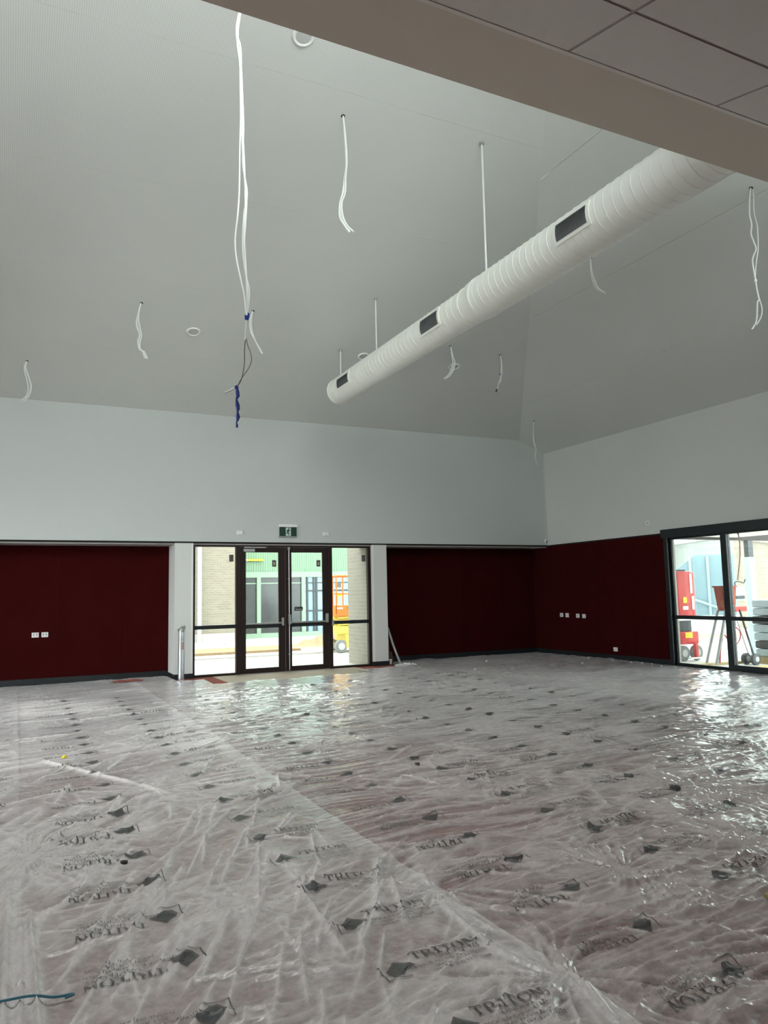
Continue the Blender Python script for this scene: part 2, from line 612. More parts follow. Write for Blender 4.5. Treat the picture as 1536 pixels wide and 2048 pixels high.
me = grid_wall([YF, SLY0, SLY1, YN + .2], [0, 2.80, ZH + .2, 5.6], [(SLY0, SLY1, -1, 2.80), (SLY1, 20, -1, 2.8)], lambda u, v, d: (XR + d, u, v), .25)
wr = struct(obj_from(me, 'wall_right', M_wall_right), 'pale grey perforated upper right wall')
me = grid_wall([SLY1, YN + .2], [2.735, 2.80], [], lambda u, v, d: (XR + d, u, v), .25)
struct(obj_from(me, 'trim_3', M_wall_right))
struct(MB().box(XR + .012, XR + .1, SLY1, YN, 2.70, ZH).build('trim_4', M_void), 'black shadow gap over the maroon right wall')
struct(MB().box(XR + .125, XR + .25, SLY1, YN + .2, 0, 2.70).build('wall_right_outer', M_plaster))

me = grid_wall([YF, 7.4, 14.8, YN + .2], [0, .05, 3.55, 9.2], [(7.4, 14.8, .05, 3.55)], lambda u, v, d: (XL - d, u, v), .25)
struct(obj_from(me, 'wall_left', M_wall_right))
me = grid_wall([XL, -2.5, -.5, XR], [0, .25, 2.25, 3.2], [(-2.5, -.5, .25, 2.25)], lambda u, v, d: (u, YF - d, v), .25)
struct(obj_from(me, 'wall_front', M_plaster))
me = grid_wall([XL, CX0, CX1, EX0, EX1, XR], [ZS + .3, EZ0, CZ0, EZ1, CZ1, 9.0], [(CX0, CX1, CZ0, CZ1), (EX0, EX1, EZ0, EZ1)], lambda u, v, d: (u, YBK1 - d, v), .2)
struct(obj_from(me, 'wall_bulkhead', M_plaster))
struct(MB().box(XL, XR, YBK0 + .012, YBK1, ZS, ZS + .3).build('trim_5', M_beige), 'beige plaster soffit under the bulkhead')

# columns beside the doors
for nm, x0, x1, lab in (('wall_pier_left', 2.84, 3.20, 'pale grey pier left of the glazed doors'), ('wall_pier_right', 7.20, 7.56, 'pale grey pier right of the glazed doors')):
    r = sempty(nm, ((x0 + x1) / 2, 15.8, 0), lab)
    MB().box(x0, x1, YB - .03, YN + .2, 0, 2.70).build('pier_body', M_plaster, r)
    MB().box(x0 - .012, x1 + .012, YB - .045, YN, 0, .10).build('skirting', M_base, r)
    MB().box(x0 - .004 if x0 > 5 else x1 - .03, x0 + .03 if x0 > 5 else x1 + .004, YB - .034, YB - .02, .10, 2.70).build('corner_bead', M_white, r)
# outer skin added behind the niches to stop light leaking in
struct(MB().box(XL - .2, 2.86, YN + .121, YN + .3, 0, 2.75).build('wall_back_outer_left', M_plaster))
struct(MB().box(7.54, XR + .26, YN + .121, YN + .3, 0, 2.75).build('wall_back_outer_right', M_plaster))
struct(MB().box(XR + .001, XR + .26, YN + .0, YN + .121, 0, 2.75).build('wall_back_outer_corner', M_gap))
# skirting
struct(MB().box(XL, 2.83, YN - .016, YN - .001, 0, .13).build('baseboard_back_left', M_base))
struct(MB().box(7.57, XR, YN - .016, YN - .001, 0, .13).build('baseboard_back_right', M_base))
struct(MB().box(XR - .016, XR - .001, SLY1 + .01, YN - .016, 0, .12).build('baseboard_right', M_base))

# ------------------------------------------------------------------ sloped ceilings
def hip_x(y): return HX - S1 / S2 * (YB - y)


cb = sempty('ceiling_back', (0, 0, 0), 'pale perforated sloping ceiling above the back wall')
bands = [YB, 13.47, 11.55, 9.60, 7.64, KY1, KY0, YBK1 - .01]
for a, c in zip(bands[:-1], bands[1:]):
    g = .0014
    y0, y1 = a - g, c + g
    spans = [(XL, None)] if a != KY1 else [(XL, KX0), (KX1, None)]
    for xa, xc in spans:
        q = MB().prism([(xa, y0, zback(y0)), (hip_x(y0) if xc is None else xc, y0, zback(y0)), (hip_x(y1) if xc is None else xc, y1, zback(y1)), (xa, y1, zback(y1))], (0, 0, .02))
        q.build('ceiling_panel', M_ceil, cb)


def roof_place(u, v, d):
    if u > 90:
        u = hip_x(v)
    return (u, v, zback(v) + .022 + d)


me = grid_wall([XL - .2, KX0, KX1, 99], [YBK1 - .3, KY0, KY1, YB + .3], [(KX0, KX1, KY0, KY1)], roof_place, .12)
obj_from(me, 'roof_board', M_plaster, cb)  # unseen roof slab added so no light leaks through panel joints
ws = sempty('added_roof_light', (0, 5, 8))  # added roof light, hidden by the bulkhead, brightens the floor
MB().prism([(KX0, KY0, zback(KY0) + .10), (KX1, KY0, zback(KY0) + .10), (KX1, KY1, zback(KY1) + .10), (KX0, KY1, zback(KY1) + .10)], (0, 0, .008)).build('pane', M_glass3, ws)
for k in range(5):
    x = KX0 + (KX1 - KX0) / 4 * k
    MB().prism([(x - .03, KY0, zback(KY0) + .05), (x + .03, KY0, zback(KY0) + .05), (x + .03, KY1, zback(KY1) + .05), (x - .03, KY1, zback(KY1) + .05)], (0, 0, .05)).build('mullion', M_black, ws)

cr = sempty('ceiling_right', (0, 0, 0), 'pale perforated sloping ceiling above the right wall')
def hip_y(x): return YB - (HX - x) * S2 / S1
xb = [XR + .1, 10.35, 8.43, 6.51, 4.6]
ybk = YBK1 - .01
def poly_right(xa, xc, dz=0.0, ye=None):
    """part of the right slope between two lines parallel to the wall, cut by the hip"""
    pts = []
    xa2 = min(xa, 99)
    def yt(x):
        return min(hip_y(x), YN + .1) if x < HX + .35 else YN + .1
    xs = [xa, xc]
    mid = [x for x in (HX + (YN + .1 - YB) * S1 / S2,) if xc < x < xa]
    top = [(xa, yt(xa))] + [(x, YN + .1) for x in mid] + [(xc, hip_y(xc) if xc < HX + .4 else yt(xc))]
    pts = [(x, y, zright(x) + dz) for x, y in top]
    pts += [(xc, ybk if ye is None else ye, zright(xc) + dz), (xa, ybk if ye is None else ye, zright(xa) + dz)]
    return pts
for a, c in zip(xb[:-1], xb[1:]):
    MB().prism(poly_right(a - .003, c + .003), (0, 0, .02)).build('ceiling_panel', M_ceil, cr)
xe = HX - (YB - ybk) * S1 / S2
MB().prism([(4.597, hip_y(4.597), zright(4.597)), (xe, ybk, zright(xe)), (4.597, ybk, zright(4.597))], (0, 0, .02)).build('ceiling_panel', M_ceil, cr)
MB().prism([(XR + .4, YN + .3, zright(XR + .4) + .022), (HX, YB, zright(HX) + .022), (xe, ybk - .3, zright(xe) + .022), (XR + .4, ybk - .3, zright(XR + .4) + .022)], (0, 0, .12)).build('roof_board', M_plaster, cr)  # unseen roof slab, added against light leaks between the panels

# ------------------------------------------------------------------ lower tiled ceiling over the camera
cl = sempty('ceiling_lower', (0, 0, 0), 'beige tiled ceiling behind the bulkhead')
def ztile(y): return ZS - S1 * (YBK0 - y)
MB().prism([(XL, YBK0 + .02, ztile(YBK0 + .02) + .02), (XR, YBK0 + .02, ztile(YBK0 + .02) + .02), (XR, YF - .2, ztile(YF - .2) + .02), (XL, YF - .2, ztile(YF - .2) + .02)], (0, 0, .1)).build('roof_board', M_plaster, cl)
MB().prism([(XL, YBK0, ztile(YBK0) + .008), (XR, YBK0, ztile(YBK0) + .008), (XR, YF, ztile(YF) + .008), (XL, YF, ztile(YF) + .008)], (0, 0, .01)).build('tee_grid', M_grid, cl)
cosA = 1 / math.sqrt(1 + S1 * S1)
rows = [YBK0 - .012, 2.637]
while rows[-1] > YF + .6:
    rows.append(rows[-1] - .6 * cosA)
xs = [2.775 + 1.2 * k for k in range(-7, 8)]
xs = [x for x in xs if XL < x < XR]
G = .012
tile_far = MB()
for i, (ya, yc) in enumerate(zip(rows[:-1], rows[1:])):
    for xa, xc in zip(xs[:-1], xs[1:]):
        pts = [(xa + G, ya - G * .9, ztile(ya - G * .9)), (xc - G, ya - G * .9, ztile(ya - G * .9)), (xc - G, yc + G * .9, ztile(yc + G * .9)), (xa + G, yc + G * .9, ztile(yc + G * .9))]
        if i < 3 and -1 < xa < 7.5:
            MB().prism(pts, (0, 0, .007)).build('ceiling_tile', M_tile, cl)
        else:
            tile_far.prism(pts, (0, 0, .007))
o = tile_far.build('ceiling_tile_field', M_tile, cl)
o['kind'] = 'stuff'
MB().box(XL, XR, YBK0 - .012, YBK0 + .012, ZS - .004, ZS + .02).build('wall_angle', M_trimw, cl)

# ------------------------------------------------------------------ glazed entrance: frame, side windows, doors
YD0, YD1 = 15.53, 15.63
fr = sempty('trim_6', (5.18, YD0, 0), 'dark brown frame round the glazed double doors')
for x0, x1 in ((3.20, 3.262), (4.105, 4.20), (6.165, 6.26), (7.125, 7.20)):
    MB().box(x0, x1, YD0, YD1, 0, 2.672).build('jamb', M_brown, fr, bevel=.004)
for x0, x1 in ((3.262, 4.105), (4.20, 6.165), (6.26, 7.125)):
    MB().box(x0, x1, YD0, YD1, 2.635, 2.672).build('head', M_brown, fr)
MB().box(4.20, 6.165, YD0 - .02, YD1 + .05, 0, .012).build('threshold', M_alu, fr)


def sidelight(name, x0, x1, stick, label):
    r = sempty(name, ((x0 + x1) / 2, YD0, 0), label)
    MB().box(x0, x1, YD0 + .01, YD1 - .01, 0.0, .045).build('bottom_rail', M_brown, r)
    MB().box(x0, x1, YD0 - .005, YD1 - .005, .955, 1.03).build('mid_rail', M_base, r)
    MB().box(x0, x1, YD0 + .045, YD0 + .053, .045, .955).build('pane', M_glass, r)
    MB().box(x0, x1, YD0 + .045, YD0 + .053, 1.03, 2.635).build('pane', M_glass, r)
    s = MB().box(stick, stick + .09, YD0 + .038, YD0 + .044, 2.33, 2.475).build('sticker', M_sticker, r)
    MB().box(stick + .03, stick + .06, YD0 + .0365, YD0 + .038, 2.37, 2.42).build('sticker_print', M_inkgrey, s)
    return r


sidelight('window_1', 3.262, 4.105, 3.97, 'fixed glass side panel left of the double doors')
sidelight('window_2', 6.26, 7.125, 6.995, 'fixed glass side panel right of the double doors')


def leaf(name, x0, x1, g0, g1, stick, label):
    r = sempty(name, ((x0 + x1) / 2, YD0, 0), label)
    ya, yb = YD0 + .02, YD0 + .066
    MB().box(x0, g0, ya, yb, .014, 2.632).build('stile', M_brown, r, bevel=.003)
    MB().box(g1, x1, ya, yb, .014, 2.632).build('stile', M_brown, r, bevel=.003)
    MB().box(g0, g1, ya, yb, 2.525, 2.632).build('top_rail', M_brown, r)
    MB().box(g0, g1, ya, yb, .014, .11).build('bottom_rail', M_brown, r)
    MB().box(g0, g1, ya - .005, yb, .935, 1.012).build('mid_rail', M_base, r)
    MB().box(g0, g1, ya + .02, ya + .028, .11, .935).build('pane', M_glass, r)
    MB().box(g0, g1, ya + .02, ya + .028, 1.012, 2.525).build('pane', M_glass, r)
    s = MB().box(stick, stick + .09, ya + .012, ya + .019, 2.22, 2.36).build('sticker', M_sticker, r)
    MB().box(stick + .025, stick + .065, ya + .0105, ya + .012, 2.255, 2.32).build('sticker_print', M_stickerl, s)
    return r


d1 = leaf('door_1', 4.205, 5.178, 4.32, 5.035, 4.895, 'left leaf of the brown glazed double doors')
d2 = leaf('door_2', 5.186, 6.16, 5.325, 6.04, 5.905, 'right leaf of the brown glazed double doors')
# panic hardware
MB().cyl((4.30, YD0 - .03, 1.03), (5.12, YD0 - .03, 1.03), .014, 12).build('push_bar', M_steel, d1, True)
hb = MB().box(5.09, 5.13, YD0 - .045, YD0 + .02, .97, 1.14).build('latch_case', M_alu, d1, bevel=.006)
MB().cyl((5.11, YD0 - .075, .99), (5.11, YD0 - .045, .99), .016, 12).build('lever_knob', M_steel, hb, True)
MB().cyl((5.26, YD0 - .03, 1.03), (6.13, YD0 - .03, 1.03), .02, 12).build('push_bar', M_alu, d2, True)
MB().box(5.235, 5.285, YD0 - .05, YD0 + .02, .99, 1.20).build('latch_case', M_alu, d2, bevel=.006)
MB().box(6.085, 6.145, YD0 - .045, YD0 + .02, 1.0, 1.20).build('latch_case', M_alu, d2, bevel=.006)
MB().cyl((5.258, YD0 - .01, .03), (5.258, YD0 - .01, 2.62), .010, 10).build('vertical_rod', M_steel, d2, True)
MB().box(5.235, 5.28, YD0 - .03, YD0 + .02, 2.575, 2.64).build('top_latch', M_alu, d2, bevel=.006)
for z in (.35, 1.95):
    MB().box(5.24, 5.276, YD0 - .02, YD0 + .02, z, z + .02).build('rod_guide', M_alu, d2)
sg = MB().box(5.385, 5.575, YD0 + .03, YD0 + .039, 1.275, 1.355).build('glass_label', M_tip, d2)
MB().box(5.40, 5.435, YD0 + .0285, YD0 + .03, 1.328, 1.336).build('label_print', M_whitedull, sg)
MB().box(5.405, 5.55, YD0 + .0285, YD0 + .03, 1.296, 1.310).build('label_print', M_whitedull, sg)
MB().box(4.26, 4.50, YD0 - .05, YD0 + .02, 2.535, 2.595).build('door_closer', M_alu, d1, bevel=.005)
MB().box(4.27, 4.75, YD0 - .03, YD0 - .004, 2.612, 2.640).build('closer_arm', M_alu, d1, bevel=.003)
hg = MB().box(6.235, 6.275, YD0 - .035, YD0 + .01, .93, 1.06).build('hinge_keeper', M_alu, fr, bevel=.005)

# ------------------------------------------------------------------ sliding doors on the right wall
s_root = sempty('trim_7', (XR, 8.4, 0), 'black frame and header of the sliding glass doors')
MB().box(XR - .06, XR + .12, SLY0, SLY1 + .04, 2.62, 2.80).build('header_box', M_black, s_root, bevel=.004)
MB().box(XR - .03, XR + .10, SLY1 - .10, SLY1, 0, 2.62).build('jamb', M_black, s_root, bevel=.004)
MB().box(XR - .03, XR + .10, SLY0, SLY0 + .1, 0, 2.62).build('jamb', M_black, s_root, bevel=.004)
MB().box(XR - .03, XR + .12, SLY0 + .1, SLY1 - .1, -.002, .03).build('sill_track', M_black, s_root)
MB().box(XR + .10, XR + .245, SLY1 - .04, SLY1 + .001, 0, 2.80).build('reveal_lining', M_soffit, s_root)


def slider(name, y0, y1, x, label, bot=.06, st=.06):
    r = sempty(name, (x, (y0 + y1) / 2, 0), label)
    MB().box(x, x + .045, y1 - st, y1, .03, 2.62).build('stile', M_black, r)
    MB().box(x, x + .045, y0, y0 + st, .03, 2.62).build('stile', M_black, r)
    MB().box(x, x + .045, y0 + st, y1 - st, .03, .03 + bot).build('bottom_rail', M_black, r)
    MB().box(x, x + .045, y0 + st, y1 - st, .955, 1.03).build('mid_rail', M_black, r)
    MB().box(x, x + .045, y0 + st, y1 - st, 2.585, 2.62).build('top_rail', M_black, r)
    MB().box(x + .018, x + .026, y0 + st, y1 - st, .03 + bot, .955).build('pane', M_glass2, r)
    MB().box(x + .018, x + .026, y0 + st, y1 - st, 1.03, 2.585).build('pane', M_glass2, r)


slider('door_3', 10.08, 11.53, XR + .045, 'fixed glass panel of the black sliding doors beside the maroon wall', .04, .05)
slider('door_4', 8.62, 10.21, XR - .015, 'sliding glass panel of the black doors cut by the frame edge', .10, .13)
slider('door_5', 7.02, 8.70, XR - .015, 'sliding glass panel further along the black doors', .10, .13)
slider('door_6', 5.3, 7.10, XR + .045, 'fixed glass panel at the near end of the black doors', .04, .05)

# left and rear windows added out of frame for light, plus the clerestory
wl = sempty('added_left_window', (XL, 9.5, .4))  # added glazing, sized for the light it gives the hall
for k in range(6):
    y = 7.4 + 1.48 * k
    MB().box(XL - .16, XL - .10, max(7.4, y - .03), min(14.8, y + .03), .05, 3.55).build('mullion', M_black, wl)
MB().box(XL - .135, XL - .127, 7.4, 14.8, .05, 3.55).build('pane', M_glass3, wl)
wc = sempty('window_4', (-1.2, YBK1, 5.3))
for k in range(5):
    x = CX0 + (CX1 - CX0) / 4 * k
    MB().box(max(CX0, x - .03), min(CX1, x + .03), YBK1 - .14, YBK1 - .08, CZ0, CZ1).build('mullion', M_black, wc)
MB().box(CX0, CX1, YBK1 - .114, YBK1 - .106, CZ0, CZ1).build('pane', M_glass3, wc)
MB().box(EX0, EX1, YBK1 - .114, YBK1 - .106, EZ0, EZ1).build('pane', M_glass3, wc)  # extra unseen pane, added for light on the right side
wf = sempty('added_rear_window', (3, YF, .25))  # added behind the camera for its light
for k in range(5):
    x = -2.5 + k / 2
    MB().box(max(-2.5, x - .03), min(-.5, x + .03), YF - .16, YF - .10, .25, 2.25).build('mullion', M_black, wf)
MB().box(-2.5, -.5, YF - .135, YF - .127, .25, 2.25).build('pane', M_glass3, wf)

# ------------------------------------------------------------------ spiral duct
DX, DZ = 5.333, 5.375
du = thing('spiral_duct', (DX, 8.2, DZ), 'long off-white spiral air duct hanging below the sloping ceiling', 'air duct')


def duct_piece(name, y0, y1, r, pitch, phase=0.0):
    """thin sheet tube with a raised helical lock seam"""
    n = 64
    rows_ = []
    dy = pitch / 24.0
    k = int((y1 - y0) / dy)
    v, f = [], []
    for i in range(k + 1):
        y = y0 + (y1 - y0) * i / k
        for a in range(n):
            th = 2 * math.pi * a / n
            p = ((y - y0) / pitch + a / n + phase) % 1.0
            bump = .0065 * max(0.0, 1 - abs(p - .5) / .06)
            rr = r + bump
            v.append((DX + rr * math.cos(th), y, DZ + rr * math.sin(th)))
    for i in range(k):
        for a in range(n):
            b = (a + 1) % n
            f.append((i * n + a, (i + 1) * n + a, (i + 1) * n + b, i * n + b))
    f.append(tuple(range(n)))
    f.append(tuple(k * n + a for a in range(n))[::-1])
    q = MB()
    q.v, q.f = v, f
    return q.build(name, M_duct, du, True)


duct_piece('wide_duct_section', YBK1 - .15, 7.93, .268, .125)
duct_piece('narrow_duct_section', 8.10, 12.74, .240, .125, .4)
MB().lathe([(.2695, -.13), (.276, -.12), (.276, -.09), (.270, -.08), (.270, .0), (.248, .13), (.248, .17), (.254, .175), (.254, .20), (.2415, .21)], (DX, 7.95, DZ), 'Y', 64).build('reducer_collar', M_duct, du, True)
MB().lathe([(.240, -.02), (.247, -.015), (.247, .015), (.225, .02)], (DX, 12.75, DZ), 'Y', 64).build('end_cap', M_duct, du, True)


def grille(y0, y1, r, a0, a1):
    """curved register set on the duct side, angles in degrees"""
    def P(a, y, rr):
        t = math.radians(a)
        return (DX + rr * math.cos(t), y, DZ + rr * math.sin(t))
    n = 8
    rim_a, rim_y = 7.0, .045
    fr_ = MB()
    def strip(aa, ab, ya, yb, ra, rb):
        q0 = len(fr_.v)
        for i in range(n + 1):
            a = aa + (ab - aa) * i / n
            fr_.v += [P(a, ya, ra), P(a, yb, ra), P(a, yb, rb), P(a, ya, rb)]
        for i in range(n):
            b = q0 + i * 4
            for s0, s1 in ((0, 1), (1, 2), (2, 3), (3, 0)):
                fr_.f.append((b + s0, b + s1, b + 4 + s1, b + 4 + s0))
        fr_.f.append((q0, q0 + 3, q0 + 2, q0 + 1))
        e = q0 + n * 4
        fr_.f.append((e, e + 1, e + 2, e + 3))
    ra, rb = r - .01, r + .016
    strip(a0 - rim_a, a1 + rim_a, y0 - rim_y, y0, ra, rb)
    strip(a0 - rim_a, a1 + rim_a, y1, y1 + rim_y, ra, rb)
    strip(a0 - rim_a, a0, y0, y1, ra, rb)
    strip(a1, a1 + rim_a, y0, y1, ra, rb)
    g = fr_.build('grille_frame', M_duct, du)
    bk = MB()
    q0 = 0
    for i in range(n + 1):
        a = a0 + (a1 - a0) * i / n
        bk.v += [P(a, y0, r + .008), P(a, y1, r + .008)]
    for i in range(n):
        bk.f.append((2 * i, 2 * i + 1, 2 * i + 3, 2 * i + 2))
    bk.build('grille_backing', M_tip, g)
    nb = 12
    for i in range(nb):
        a = a0 + (a1 - a0) * (i + .5) / nb
        da = (a1 - a0) / nb * .22
        b = MB()
        b.v = [P(a - da, y0, r + .012), P(a - da, y1, r + .012), P(a + da, y1, r + .015), P(a + da, y0, r + .015),
               P(a - da, y0, r + .009), P(a - da, y1, r + .009), P(a + da, y1, r + .012), P(a + da, y0, r + .012)]
        b.f = [(0, 1, 2, 3), (7, 6, 5, 4), (0, 4, 5, 1), (1, 5, 6, 2), (2, 6, 7, 3), (3, 7, 4, 0)]
        b.build('louvre_blade', M_louv, g)
    bars = 9
    for i in range(1, bars):
        y = y0 + (y1 - y0) * i / bars
        b = MB()
        for k in range(n + 1):
            a = a0 + (a1 - a0) * k / n
            b.v += [P(a, y - .003, r + .010), P(a, y + .003, r + .010)]
        for k in range(n):
            b.f.append((2 * k, 2 * k + 1, 2 * k + 3, 2 * k + 2))
        b.build('rear_bar', M_grille, g)


grille(5.60, 6.08, .268, 162, 201)
grille(8.66, 9.15, .240, 160, 206)
grille(11.78, 12.28, .240, 163.5, 201)

# hanger rods
for k, (y, lab) in enumerate(((7.789, 'long thin white rod hanging the wide part of the duct'), (11.105, 'middle thin white rod hanging the narrow part of the duct'), (12.667, 'short thin white rod hanging the far end of the duct'))):
    r_d = .268 if y < 8 else .240
    t = thing('hanger_rod', (DX, y, DZ + r_d), lab, 'hanger rod', 'duct hanger rods')
    MB().cyl((DX, y, DZ + r_d + .012), (DX, y, zback(y) + .01), .013, 10).build('rod', M_cable, t, True)
    MB().lathe([(.012, 0), (.028, 0), (.028, .015), (.012, .02)], (DX, y, DZ + r_d + .011), 'Z', 14).build('lower_nut', M_white, t, True)
    MB().lathe([(.012, -.02), (.03, -.02), (.03, .0)], (DX, y, zback(y) - .006), 'Z', 14).build('ceiling_rose', M_alu, t, True)

# ------------------------------------------------------------------ ceiling discs (speakers / detectors)
nb_ = Vector((0, -S1, -1)).normalized()


def disc(px, py, r, label):
    p = on_back(px, py)
    t = thing('ceiling_speaker', p, label, 'ceiling speaker', 'round ceiling speakers')
    rot = Vector((0, 0, 1)).rotation_difference(nb_)
    ring = MB().lathe([(r, -.001), (r, .012), (r * .93, .02), (r * .80, .02), (r * .78, .012)], (0, 0, 0), 'Z', 40).build('rim', M_white, None, True)
    g = MB().lathe([(r * .79, .0), (r * .79, .011), (r * .4, .016), (.002, .017)], (0, 0, 0), 'Z', 40).build('mesh_cover', M_whitedull, None, True)
    for o_ in (ring, g):
        o_.rotation_mode = 'QUATERNION'
        o_.rotation_quaternion = rot
        o_.parent = t


disc(387, 663, .12, 'white round ceiling speaker between two drooping cables on the left')
disc(607, 72, .12, 'white round ceiling speaker half hidden by the beige bulkhead')
disc(727, 712, .11, 'white round ceiling speaker just behind the far end of the duct')
disc(908, 733, .12, 'white round ceiling speaker behind a drooping cable below the duct')

# ------------------------------------------------------------------ drooping cables
def cables(px_pts, top, strands, label, r=.0105, spread=.022, hole=True, normal=None, extra=None):
    t = thing('ceiling_cable', top, label, 'cable', 'cables drooping from the ceiling')
    rnd = random.Random(int(px_pts[0][0]))
    base = [at(x, y, top) for x, y in px_pts]
    base[0] = Vector(top) + Vector((0, 0, .03))
    n = len(base)
    for s in range(strands):
        a = rnd.uniform(0, 6.28)
        pts = []
        for i, p in enumerate(base):
            fade = min(1.0, i / 1.5)
            ww = spread * fade * (0.5 + rnd.random())
            a += rnd.uniform(-.9, .9)
            pts.append(p + RIGHT * (math.cos(a) * ww) + FWD * (math.sin(a) * ww))
        if s:
            pts[-1] += (pts[-2] - pts[-1]) * rnd.uniform(0, .35)
        MB().tube(smooth_line(pts, 6), r, 7).build('strand', M_cable, t, True)
    if hole:
        q = Vector((0, 0, 1)).rotation_difference(normal)
        h_ = MB().lathe([(.026, -.001), (.026, .002)], (0, 0, 0), 'Z', 20).build('ceiling_hole', M_slot, None)
        h_.rotation_mode = 'QUATERNION'
        h_.rotation_quaternion = q
        h_.parent = t
    return t


nr_ = Vector((-S2, 0, -1)).normalized()
cables([(686, 232), (688, 275), (690, 320), (688, 352), (685, 385), (680, 405), (682, 432), (691, 450), (703, 465)], on_back(686, 232), 3, 'short white cable bunch drooping beside the long bundle, curled to the right', normal=nb_)
cables([(283, 606), (277, 630), (277, 650), (281, 670), (278, 684), (279, 698), (286, 704), (291, 718)], on_back(283, 606), 4, 'white cable bunch with a looped end left of a round speaker', normal=nb_)
cables([(54, 722), (50, 736), (55, 755), (60, 772), (55, 790), (44, 803)], on_back(54, 722), 4, 'leftmost white cable bunch ending just above the back wall', normal=nb_)
t4 = cables([(506, 622), (501, 642), (503, 662), (510, 680), (524, 708)], on_back(506, 622), 3, 'white cable bunch tucked right beside the blue-taped bundle', normal=nb_)
cables([(901, 692), (905, 712), (907, 725), (905, 739), (899, 750), (889, 758)], on_back(901, 692), 4, 'white cable bunch hanging in front of a speaker under the duct', normal=nb_)
t6 = cables([(1000, 710), (1003, 728), (1001, 750), (998, 766)], on_back(1000, 710), 3, 'white cable with blue band and black tip left of the ceiling hip', normal=nb_)
p0, p1 = at(998, 764, on_back(1000, 710)), at(992, 784, on_back(1000, 710))
MB().tube([p0, (p0 + p1) / 2 + Vector((.01, 0, 0)), p1], .009, 7).build('strand_end', M_cable, t6, True)
MB().tube([p1 + (p0 - p1) * .3, p1], .013, 8).build('black_tip', M_tip, t6, True)
pb = at(1001, 748, on_back(1000, 710))
MB().cyl(pb + Vector((0, 0, .02)), pb - Vector((0, 0, .02)), .026, 12).build('blue_band', M_bluetape, t6, True)
cables([(1181, 515), (1183, 545), (1190, 568), (1198, 580), (1211, 587)], on_right(1181, 515), 3, 'white cable bunch showing below the duct, curled right at its end', normal=nr_)
cables([(1068, 842), (1067, 862), (1069, 882), (1074, 900), (1072, 914), (1075, 931)], on_right(1068, 842), 3, 'white cable bunch hanging in the far ceiling corner', normal=nr_, r=.007)
top8 = on_right(1502, 376)
t8 = cables([(1501, 377), (1499, 400), (1499, 430), (1503, 450), (1502, 468), (1508, 485), (1512, 499), (1505, 519), (1508, 545), (1511, 563), (1514, 580), (1518, 600), (1515, 604), (1514, 630), (1512, 645), (1504, 659)], top8, 1, 'long white cable loop knotted near its end at the right picture edge', normal=nr_, spread=.002)
pts = [(1504, 377), (1507, 392), (1508, 425), (1514, 450), (1516, 475), (1516, 500), (1513, 520), (1511, 545), (1511, 562), (1517, 592), (1520, 602), (1524, 618), (1522, 634), (1513, 650)]
pw = [at(x, y, top8) for x, y in pts]
pw[0] = Vector(top8) + Vector((.02, 0, .03))
MB().tube(smooth_line(pw, 6), .008, 7).build('strand', M_cable, t8, True)
kp = at(1511, 562, top8)
MB().lathe([(.004, -.03), (.02, -.015), (.02, .015), (.004, .03)], kp, 'Z', 10).build('knot', M_cable, t8, True)

# long bundle with blue tape
topL = Vector((2.0, 6.1, zback(6.1)))
refL = (2.0, 6.1, 4.0)
tl = thing('ceiling_cable', topL, 'long white cable bundle with blue tape hanging almost to door height', 'cable', 'cables drooping from the ceiling')
strands = [
    [(478, 30), (482, 100), (483, 180), (486, 260), (489, 340), (491, 420), (489, 470), (492, 540), (495, 590), (494, 632)],
    [(480, 30), (479, 110), (484, 200), (485, 280), (490, 360), (493, 400), (490, 450), (488, 500), (493, 560), (497, 600), (494, 632)],
    [(480, 30), (481, 140), (482, 240), (480, 300), (478, 380), (476, 430), (470, 480), (473, 520), (482, 560), (489, 595), (493, 630)],
    [(481, 30), (483, 150), (487, 250), (486, 330), (494, 385), (488, 430), (486, 490), (489, 540), (498, 580), (496, 620), (494, 634)],
]
for s in strands:
    pw = [at(x, y, refL) + FWD * random.uniform(-.02, .02) for x, y in s]
    top_dir = topL - pw[0]
    pw = [topL + Vector((random.uniform(-.01, .01), 0, .03))] + pw
    MB().tube(smooth_line(pw, 6), .0075, 7).build('strand', M_cable, tl, True)
for s, m_, r_ in (([(493, 640), (492, 655), (491, 672), (490, 680)], M_cable, .010), ([(491, 676), (489, 700), (489, 722), (487, 740), (483, 758), (478, 768), (474, 774)], M_copper, .0045),
                  ([(492, 676), (496, 692), (501, 705), (503, 720), (498, 735), (488, 750), (480, 762), (474, 774)], M_copper, .0035), ([(473, 774), (462, 780), (449, 786)], M_cable, .009)):
    MB().tube(smooth_line([at(x, y, refL) for x, y in s], 6), r_, 7).build('strand_end', m_, tl, True)
for a, b, r_ in (((495, 626), (493, 640), .022), ((471, 772), (475, 777), .02)):
    MB().tube([at(*a, refL), (at(*a, refL) + at(*b, refL)) / 2, at(*b, refL)], [r_ * .8, r_, r_ * .7], 9).build('blue_tape_wrap', M_bluetape, tl, True)
tp = [(474, 776), (475, 785), (476, 792), (473, 799), (475, 810), (476, 818), (475, 824), (476, 834), (475, 840), (473, 845), (474, 850), (474, 855)]
rr_ = [.012, .018, .018, .01, .020, .018, .009, .02, .012, .006, .01, .012]
MB().tube([at(x, y, refL) for x, y in tp], rr_, 8).build('blue_tape_tail', M_bluetape, tl, True)

